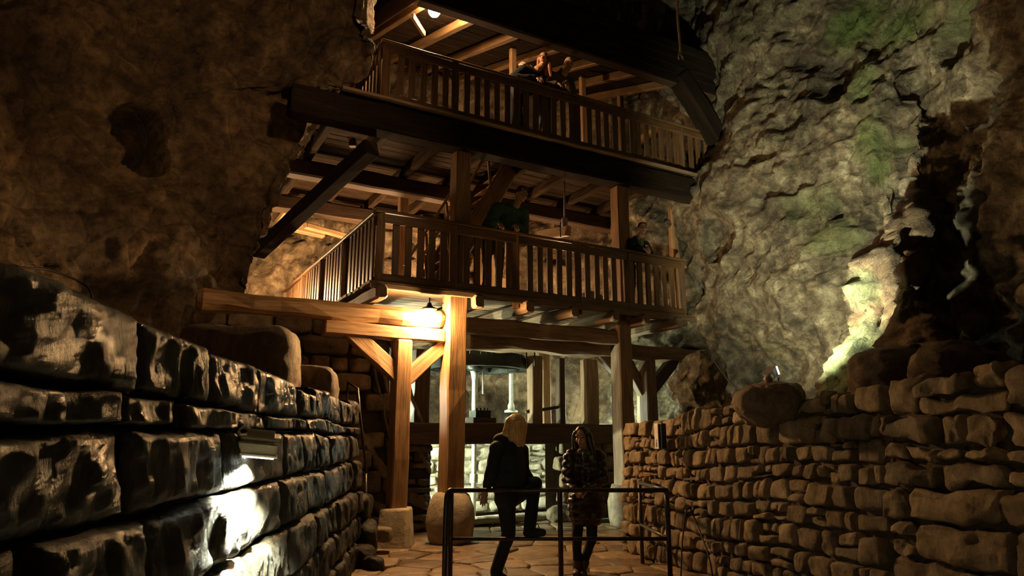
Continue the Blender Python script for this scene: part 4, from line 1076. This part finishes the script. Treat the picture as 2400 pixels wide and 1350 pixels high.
def build_person(label, J, s=1., hair=None, top=None, bottom=None, shoes=None, glasses=False, group=None, extra=None):
    """J: joints in world space. head (centre), hdir, neck, chest, pelvis, shR shL elR elL wrR wrL, hiR hiL knR knL anR anL, toR toL, handR/handL: (dir, palm normal, side, curl)"""
    root_p = (J['anR'] + J['anL']) / 2; root_p.z = min(J['anR'].z, J['anL'].z) - .09 * s
    r = thing('person', label, 'person', root_p, group)
    Mh = frame(J['hdir'], roll=J.get('roll', 0.))
    pr = head_prims(J['head'], Mh, s)
    pr += [('c', J['head'] + Mh @ V((0, -.02 * s, -.05 * s)), J['neck'], .052 * s, .055 * s), ('c', J['neck'], J['chest'], .07 * s, .10 * s),
           ('c', J['chest'], J['pelvis'], .105 * s, .10 * s), ('c', J['shR'], J['shL'], .05 * s, .05 * s), ('c', J['hiR'], J['hiL'], .075 * s, .075 * s)]
    for e in 'RL':
        pr += limb(J['sh' + e], J['el' + e], J['wr' + e], (.044 * s, .036 * s, .024 * s)) + limb(J['hi' + e], J['kn' + e], J['an' + e], (.072 * s, .047 * s, .032 * s))
        pr.append(('c', J['an' + e] - V((0, 0, .03 * s)), J['to' + e] - V((0, 0, 0)), .032 * s, .025 * s))
        h = J.get('hand' + e)
        if h: pr += hand_prims(J['wr' + e], h[0], h[1], s, h[2], h[3])
    b = blob('body', pr, .0064, 'skin', r, 2)
    face_parts(b, J['head'], Mh, s, glasses, J.get('brow', 'hair_dark'))
    if top: blob('jacket', top, .011, J['mtop'], r, 4, J.get('dtop') or folds(.010))
    if bottom: blob('trousers', bottom, .011, J['mbot'], r, 4, folds(.006, 11))
    if shoes:
        for p in shoes: blob('boot', p, .009, J.get('mshoe', 'cloth_black'), r, 2)
    if hair: blob('hair', hair, .008, J['mhair'], r, 3, folds(.006, 26., (1, 1, .18)))
    if extra: extra(r)
    return r
def legs(J, s, r=(.100, .066, .046), seat=.135):
    p = [('e', J['pelvis'], (.165 * s, .125 * s, .13 * s), frame(J.get('bdir', V((0, -1, 0))))), ('c', J['pelvis'], J['pelvis'] * .6 + J['chest'] * .4, seat * s, seat * .95 * s)]
    for e in 'RL': p += limb(J['hi' + e], J['kn' + e], J['an' + e] + V((0, 0, .02)), [q * s for q in r])
    return p
def boot(J, e, s, h=.16, r=.056):
    a, t = J['an' + e], J['to' + e]; up = (J['kn' + e] - a).normalized()
    return [('c', a, a + up * h * s, r * s, (r + .006) * s), ('c', a + V((0, 0, -.035 * s)), t, .048 * s, .042 * s), ('c', a + V((0, 0, -.045 * s)) - (t - a).normalized() * .03 * s, a + V((0, 0, -.02)), .044 * s, .05 * s)]

# ---- woman with blonde hair, one foot up on the middle rail, back to the viewer
s = 1.04; Y = 8.02
J = dict(head=P(1211, 1002, Y), hdir=V((.80, .48, -.42)), neck=P(1190, 1040, Y), chest=P(1192, 1078, Y), pelvis=P(1194, 1150, Y + .02),
         shR=P(1163, 1052, Y - .14), shL=P(1222, 1056, Y + .17), elR=P(1152, 1108, Y - .20), elL=P(1228, 1104, Y + .26), wrR=P(1137, 1150, Y - .04), wrL=P(1243, 1122, Y + .12),
         hiR=P(1186, 1166, Y - .09), hiL=P(1202, 1162, Y + .10), knR=P(1192, 1250, Y - .08), knL=P(1253, 1134, Y + .0), anR=P(1163, 1338, Y - .06), anL=P(1241, 1240, Y - .18),
         toR=P(1182, 1356, Y - .13), toL=P(1271, 1248, Y - .24), handR=(V((-.12, .05, -1)), V((.2, -1, 0)), 1, .35), handL=(V((.9, -.2, -.4)), V((0, 0, -1)), 1, .5),
         mtop='cloth_black', mbot='cloth_black', mhair='hair_blonde', bdir=V((1, .3, 0)))
Mh = frame(J['hdir']); g = lambda x, y, z: J['head'] + Mh @ V((x * s, y * s, z * s))
hair = [('e', g(0, -.026, .036), (.104 * s, .112 * s, .108 * s), Mh), ('c', g(.088, -.01, .03), g(.098, .045, -.17), .044 * s, .034 * s), ('c', g(.074, .045, .06), g(.088, .095, -.16), .032 * s, .024 * s), ('c', g(.09, -.05, .0), g(.095, .0, -.16), .045 * s, .035 * s),
        ('c', g(-.085, -.02, .03), g(-.09, .03, -.15), .040 * s, .030 * s), ('c', g(0, -.095, .02), g(0, -.09, -.12), .065 * s, .05 * s), ('c', g(.05, -.08, .02), g(.07, -.05, -.15), .05 * s, .04 * s), ('c', g(-.05, -.08, .02), g(-.06, -.06, -.13), .05 * s, .04 * s)]
top = [('c', J['shR'], J['shL'], .085 * s, .085 * s), ('c', J['neck'] + V((0, 0, -.02)), J['chest'], .115 * s, .185 * s), ('c', J['chest'], P(1193, 1135, Y), .185 * s, .19 * s), ('c', P(1193, 1120, Y - .02), P(1192, 1150, Y), .19 * s, .165 * s),
       ('e', P(1178, 1030, Y), (.125 * s, .10 * s, .08 * s), frame(V((1, .3, .3)))), ('c', P(1172, 1030, Y - .06), P(1218, 1046, Y + .04), .07 * s, .045 * s)] + \
      limb(J['shR'], J['elR'], P(1141, 1140, Y - .08), (.078 * s, .068 * s, .052 * s)) + limb(J['shL'], J['elL'], J['wrL'], (.078 * s, .066 * s, .05 * s))
bot = legs(J, s, (.112, .078, .058), .155) + [('c', J['hiR'], J['hiL'], .135 * s, .12 * s), ('c', J['hiL'], J['knL'], .12 * s, .085 * s)]
def ex(r):
    for e, dx in (('R', (.06, -.05)), ('L', (.07, -.02))):
        a = J['an' + e]
        for q in range(3):
            c = a + V((.075 + .01 * q, -.05, .03 - .02 * q)); tube('bootlace', [c + V((math.cos(t) * .022, 0, math.sin(t) * .045)) for t in [i * math.pi / 6 for i in range(13)]], .0028, 'leather', r, 5)
build_person('woman with blonde bob in black coat, one boot up on the barrier rail', J, s, hair, top, bot, [boot(J, 'R', s, .24, .066), boot(J, 'L', s, .22, .066)], extra=ex)
# ---- woman in brown puffer coat
s = .98; Y = 8.22
J = dict(head=P(1364, 1024, Y), hdir=V((-.38, -.85, -.22)), neck=P(1368, 1054, Y + .03), chest=P(1371, 1090, Y + .04), pelvis=P(1374, 1165, Y + .06),
         shR=P(1336, 1070, Y + .0), shL=P(1404, 1070, Y + .08), elR=P(1330, 1124, Y - .04), elL=P(1412, 1122, Y + .02), wrR=P(1344, 1146, Y - .22), wrL=P(1374, 1146, Y - .24),
         hiR=P(1358, 1180, Y + .05), hiL=P(1388, 1180, Y + .07), knR=P(1352, 1262, Y + .02), knL=P(1387, 1262, Y + .05), anR=P(1353, 1332, Y + .06), anL=P(1367, 1330, Y + .08),
         toR=P(1350, 1346, Y - .06), toL=P(1368, 1345, Y - .04), handR=(V((.8, -.35, -.3)), V((.1, .2, -1)), -1, .7), handL=(V((-.8, -.35, -.3)), V((-.1, .2, -1)), 1, .7),
         mtop='puffer', mbot='cloth_black', mhair='hair_dark', mshoe='leather', dtop=quilt(.018, .085))
Mh = frame(J['hdir']); g = lambda x, y, z: J['head'] + Mh @ V((x * s, y * s, z * s))
hair = [('e', g(0, -.030, .035), (.092 * s, .100 * s, .098 * s), Mh), ('c', g(-.01, .02, .115), g(.075, .03, .05), .022 * s, .03 * s), ('c', g(.01, .02, .115), g(-.075, .03, .05), .022 * s, .03 * s),
        ('c', g(.085, .0, .03), g(.10, -.0, -.13), .035 * s, .04 * s), ('c', g(.10, -.0, -.13), g(.135, .02, -.32), .04 * s, .028 * s), ('c', g(.05, -.08, .0), g(.08, -.08, -.25), .055 * s, .05 * s),
        ('c', g(-.086, .0, .03), g(-.11, .0, -.13), .035 * s, .042 * s), ('c', g(-.11, .0, -.13), g(-.15, .03, -.34), .042 * s, .028 * s), ('c', g(-.05, -.08, .0), g(-.10, -.07, -.26), .055 * s, .05 * s)]
top = [('c', J['shR'], J['shL'], .085 * s, .085 * s), ('c', J['neck'] + V((0, 0, -.06)), J['chest'], .085 * s, .17 * s), ('c', J['chest'], J['pelvis'], .175 * s, .19 * s), ('c', P(1362, 1175, Y + .05), P(1362, 1205, Y + .05), .17 * s, .155 * s), ('c', P(1386, 1175, Y + .07), P(1386, 1205, Y + .07), .17 * s, .155 * s),
       ('c', P(1355, 1060, Y + .08), P(1395, 1060, Y + .12), .06 * s, .06 * s)] + \
      limb(J['shR'], J['elR'], J['wrR'], (.088 * s, .082 * s, .052 * s)) + limb(J['shL'], J['elL'], J['wrL'], (.088 * s, .082 * s, .052 * s))
def ex(r):
    blob('scarf', [('c', J['neck'] + V((-.05, -.09, -.02)), J['neck'] + V((.04, -.10, -.03)), .035, .035)], .008, 'grey_trim', r)
    blob('shirt', [('c', J['chest'] + V((-.03, -.165, .13)), J['chest'] + V((-.03, -.175, .05)), .020, .010)], .006, 'grey_trim', r)
build_person('woman with long dark wavy hair in a brown puffer coat, hands on the barrier', J, s, hair, top, legs(J, s, (.088, .062, .045)), [boot(J, 'R', s, .06, .052), boot(J, 'L', s, .06, .052)], extra=ex)

# ---- people leaning on the gallery railings
def leaner(label, px, t_rail, zdeck, zrail, headpx, hand_px, s, mats, hdir, hair=None, glasses=False, lean=.42, shoulder=.20, elbow=.30, extra=None, roll=0., headY=None, top_k=1., hands=None, brow='hair_dark', feet_dx=0.):
    """stands behind the railing facing out (-N), forearms on the top rail"""
    sc = PL(px, headpx[1] + 120, t_rail)[0]
    Q = lambda ds, dt, z: W(sc + ds * s, t_rail + dt * s, z)
    zs = lambda z: zdeck + z * s
    sh, zh = PL(headpx[0], headpx[1], t_rail + .03 * s)
    head = W(sh, t_rail + .03 * s, zh)
    z_s = zh - .235 * s
    neck = W(sh * .75 + sc * .25, t_rail + .12 * s, zh - .16 * s)
    hx = [PL(h[0], h[1], t_rail - .08) for h in hand_px]
    wr = [W(h[0], t_rail - .02, max(h[1] + .03, zrail + .03)) for h in hx]
    # viewer's left hand is the person's right hand
    J = dict(head=head, hdir=hdir, neck=neck, chest=W(sc * .6 + sh * .4, t_rail + .24 * s, z_s - .17 * s), pelvis=Q(0, .52, zs(.98)),
             shR=W(sc * .55 + sh * .45 - shoulder * s, t_rail + .16 * s, z_s - .01), shL=W(sc * .55 + sh * .45 + shoulder * s, t_rail + .16 * s, z_s - .02),
             elR=W(min(sc - elbow * s, hx[0][0] - .12), t_rail + .10 * s, zrail + .06), elL=W(max(sc + elbow * s, hx[1][0] + .12), t_rail + .10 * s, zrail + .06), wrR=wr[0], wrL=wr[1],
             hiR=Q(-.10 + feet_dx * .3, .50, zs(.92)), hiL=Q(.10 + feet_dx * .3, .50, zs(.92)), knR=Q(-.12 + feet_dx * .6, .46, zs(.50)), knL=Q(.11 + feet_dx * .6, .50, zs(.50)),
             anR=Q(-.13 + feet_dx, .50, zs(.09)), anL=Q(.12 + feet_dx, .56, zs(.09)), toR=Q(-.15 + feet_dx, .36, zs(.04)), toL=Q(.14 + feet_dx, .42, zs(.04)),
             mtop=mats[0], mbot=mats[1], mhair=mats[2], bdir=-N, roll=roll, brow=brow)
    h = hands or (((U * .35 - N * .5 + V((0, 0, -.55))), (U * .35 - N * .5 + V((0, 0, -.55))))) 
    J['handR'] = (h[0], V((0, 0, -1)) + N * .9, 1, .35); J['handL'] = (V((-h[1].x, -h[1].y, h[1].z)) if False else h[1], V((0, 0, -1)) + N * .9, -1, .35)
    Mh = frame(hdir, roll=roll); g = lambda x, y, z: head + Mh @ V((x * s, y * s, z * s))
    k = top_k
    top = [('c', J['shR'], J['shL'], .085 * s * k, .085 * s * k), ('c', J['neck'] + N * .05 + V((0, 0, -.05 * s)), J['chest'], .07 * s * k, .16 * s * k), ('c', J['chest'], J['pelvis'] + V((0, 0, .08 * s)), .165 * s * k, .15 * s * k),
           ('c', J['pelvis'] + V((0, 0, .1 * s)), J['pelvis'] - V((0, 0, .05 * s)), .155 * s * k, .165 * s * k), ('c', J['neck'] - U * .05 * s + N * .06, J['neck'] + U * .05 * s + N * .06, .055 * s, .055 * s)] + \
          limb(J['shR'], J['elR'], J['wrR'] + (J['elR'] - J['wrR']) * .12, (.082 * s * k, .070 * s * k, .046 * s * k)) + limb(J['shL'], J['elL'], J['wrL'] + (J['elL'] - J['wrL']) * .12, (.082 * s * k, .070 * s * k, .046 * s * k))
    return build_person(label, J, s, hair(g, Mh, s) if hair else None, top, legs(J, s), [boot(J, 'R', s), boot(J, 'L', s)], glasses, 'people leaning on the gallery railings', (lambda r: extra(r, J, g, s)) if extra else None)
def h_short(g, M, s): return [('e', g(0, -.022, .045), (.083 * s, .096 * s, .088 * s), M), ('c', g(-.04, .055, .10), g(.045, .06, .10), .022 * s, .022 * s), ('e', g(0, -.065, -.01), (.07 * s, .045 * s, .06 * s), M)]
def h_tied(g, M, s): return [('e', g(0, -.026, .040), (.084 * s, .094 * s, .088 * s), M), ('e', g(0, -.125, .02), (.045 * s, .045 * s, .05 * s), M), ('c', g(-.05, .045, .08), g(.05, .045, .08), .018 * s, .018 * s)]
def h_long(g, M, s):
    return [('e', g(0, -.030, .035), (.092 * s, .100 * s, .098 * s), M), ('c', g(.08, .0, .04), g(.10, -.01, -.16), .034 * s, .04 * s), ('c', g(-.08, .0, .04), g(-.10, -.01, -.16), .034 * s, .04 * s),
            ('c', g(.10, -.01, -.16), g(.12, .03, -.36), .04 * s, .026 * s), ('c', g(-.10, -.01, -.16), g(-.12, .03, -.32), .04 * s, .026 * s), ('c', g(0, -.09, .0), g(0, -.09, -.24), .07 * s, .06 * s)]
down = lambda a: (-N * .75 + U * a + V((0, 0, -.75)))
def collar(r, J, g, s):
    blob('collar', [('c', J['neck'] - U * .07 * s + N * .05, J['neck'] + U * .07 * s + N * .05 + V((0, 0, .02)), .06 * s, .06 * s), ('c', J['neck'] - U * .08 * s, J['neck'] - U * .05 * s + V((0, 0, .08)), .035 * s, .03 * s)], .009, J['mtop'], r)
leaner('dark-haired man with glasses in a dark green jacket leaning on the lower railing', 1193, 0, Z1 + .04, R1, (1223, 456), ((1170, 522), (1212, 528)), 1.17,
       ('cloth_green', 'cloth_navy', 'hair_black'), -N * 1. - U * .05 + V((.12, 0, -.45)), h_short, True, extra=collar, top_k=1.22, hands=(down(.25), down(-.1)), shoulder=.22, brow='hair_black')
def badge(r, J, g, s):
    c = J['chest'] - N * .20 * s + U * .10 * s + V((0, 0, .10 * s)); member('name_badge', c - U * .035, c + U * .035, .008, .035, 'sign_white', r, bev=.001, rough=0, seg=1)
    blob('shirt', [('c', J['neck'] - N * .045 * s - V((0, 0, .05)), J['chest'] - N * .15 * s + V((0, 0, .10)), .045 * s, .03 * s)], .009, 'shirt_lime', r)
    a = J['chest'] - N * .175 * s; blob('collar_trim', [('c', J['neck'] - U * .075 * s - N * .03, a + V((0, 0, .04)), .018 * s, .018 * s), ('c', J['neck'] + U * .075 * s - N * .03, a + V((0, 0, .04)), .018 * s, .018 * s)], .008, 'grey_trim', r)
leaner('woman with tied-back hair and glasses in a black jacket with a white badge', 1512, 0, Z1 + .04, R1, (1506, 536), ((1511, 583), (1524, 583)), 1.08,
       ('cloth_black', 'cloth_black', 'hair_black'), -N * .9 - U * .55 + V((0, 0, -.12)), h_tied, True, extra=badge, hands=(down(.5), down(-.5)), shoulder=.17, elbow=.22, top_k=.98)
def furhood(r, J, g, s):
    c = J['shR'] + V((-.02, 0, .10)); blob('fur_hood', [('c', J['shR'] + V((.02, .02, .10)), J['neck'] + V((-.14, .05, .05)), .055 * s, .045 * s), ('e', J['shR'] + V((0, .0, .12)), (.08, .06, .05))], .008, 'fur', r, 1, folds(.02, 30))
leaner('woman with long auburn hair in a black coat with a fur-trimmed hood, upper railing', 1246, B2T, Zd2 + .03, R2, (1274, 139), ((1262, 182), (1272, 184)), 1.12,
       ('cloth_black', 'cloth_black', 'hair_auburn'), -N * .75 - U * .75 + V((0, 0, -.12)), h_long, False, extra=furhood, hands=(down(.1), down(-.3)), shoulder=.19, top_k=1.12, brow='hair_auburn')
leaner('bald man in an olive jacket and blue jeans, leaning on the upper railing', 1316, B2T, Zd2 + .03, R2, (1333, 150), ((1310, 194), (1332, 192)), 1.12,
       ('cloth_olive', 'jeans', 'hair_black'), -N * .95 - U * .40 + V((0, 0, -.42)), None, False, extra=collar, hands=(down(.5), down(-.4)), shoulder=.20, top_k=1.08, feet_dx=-.08)
finish_blobs()
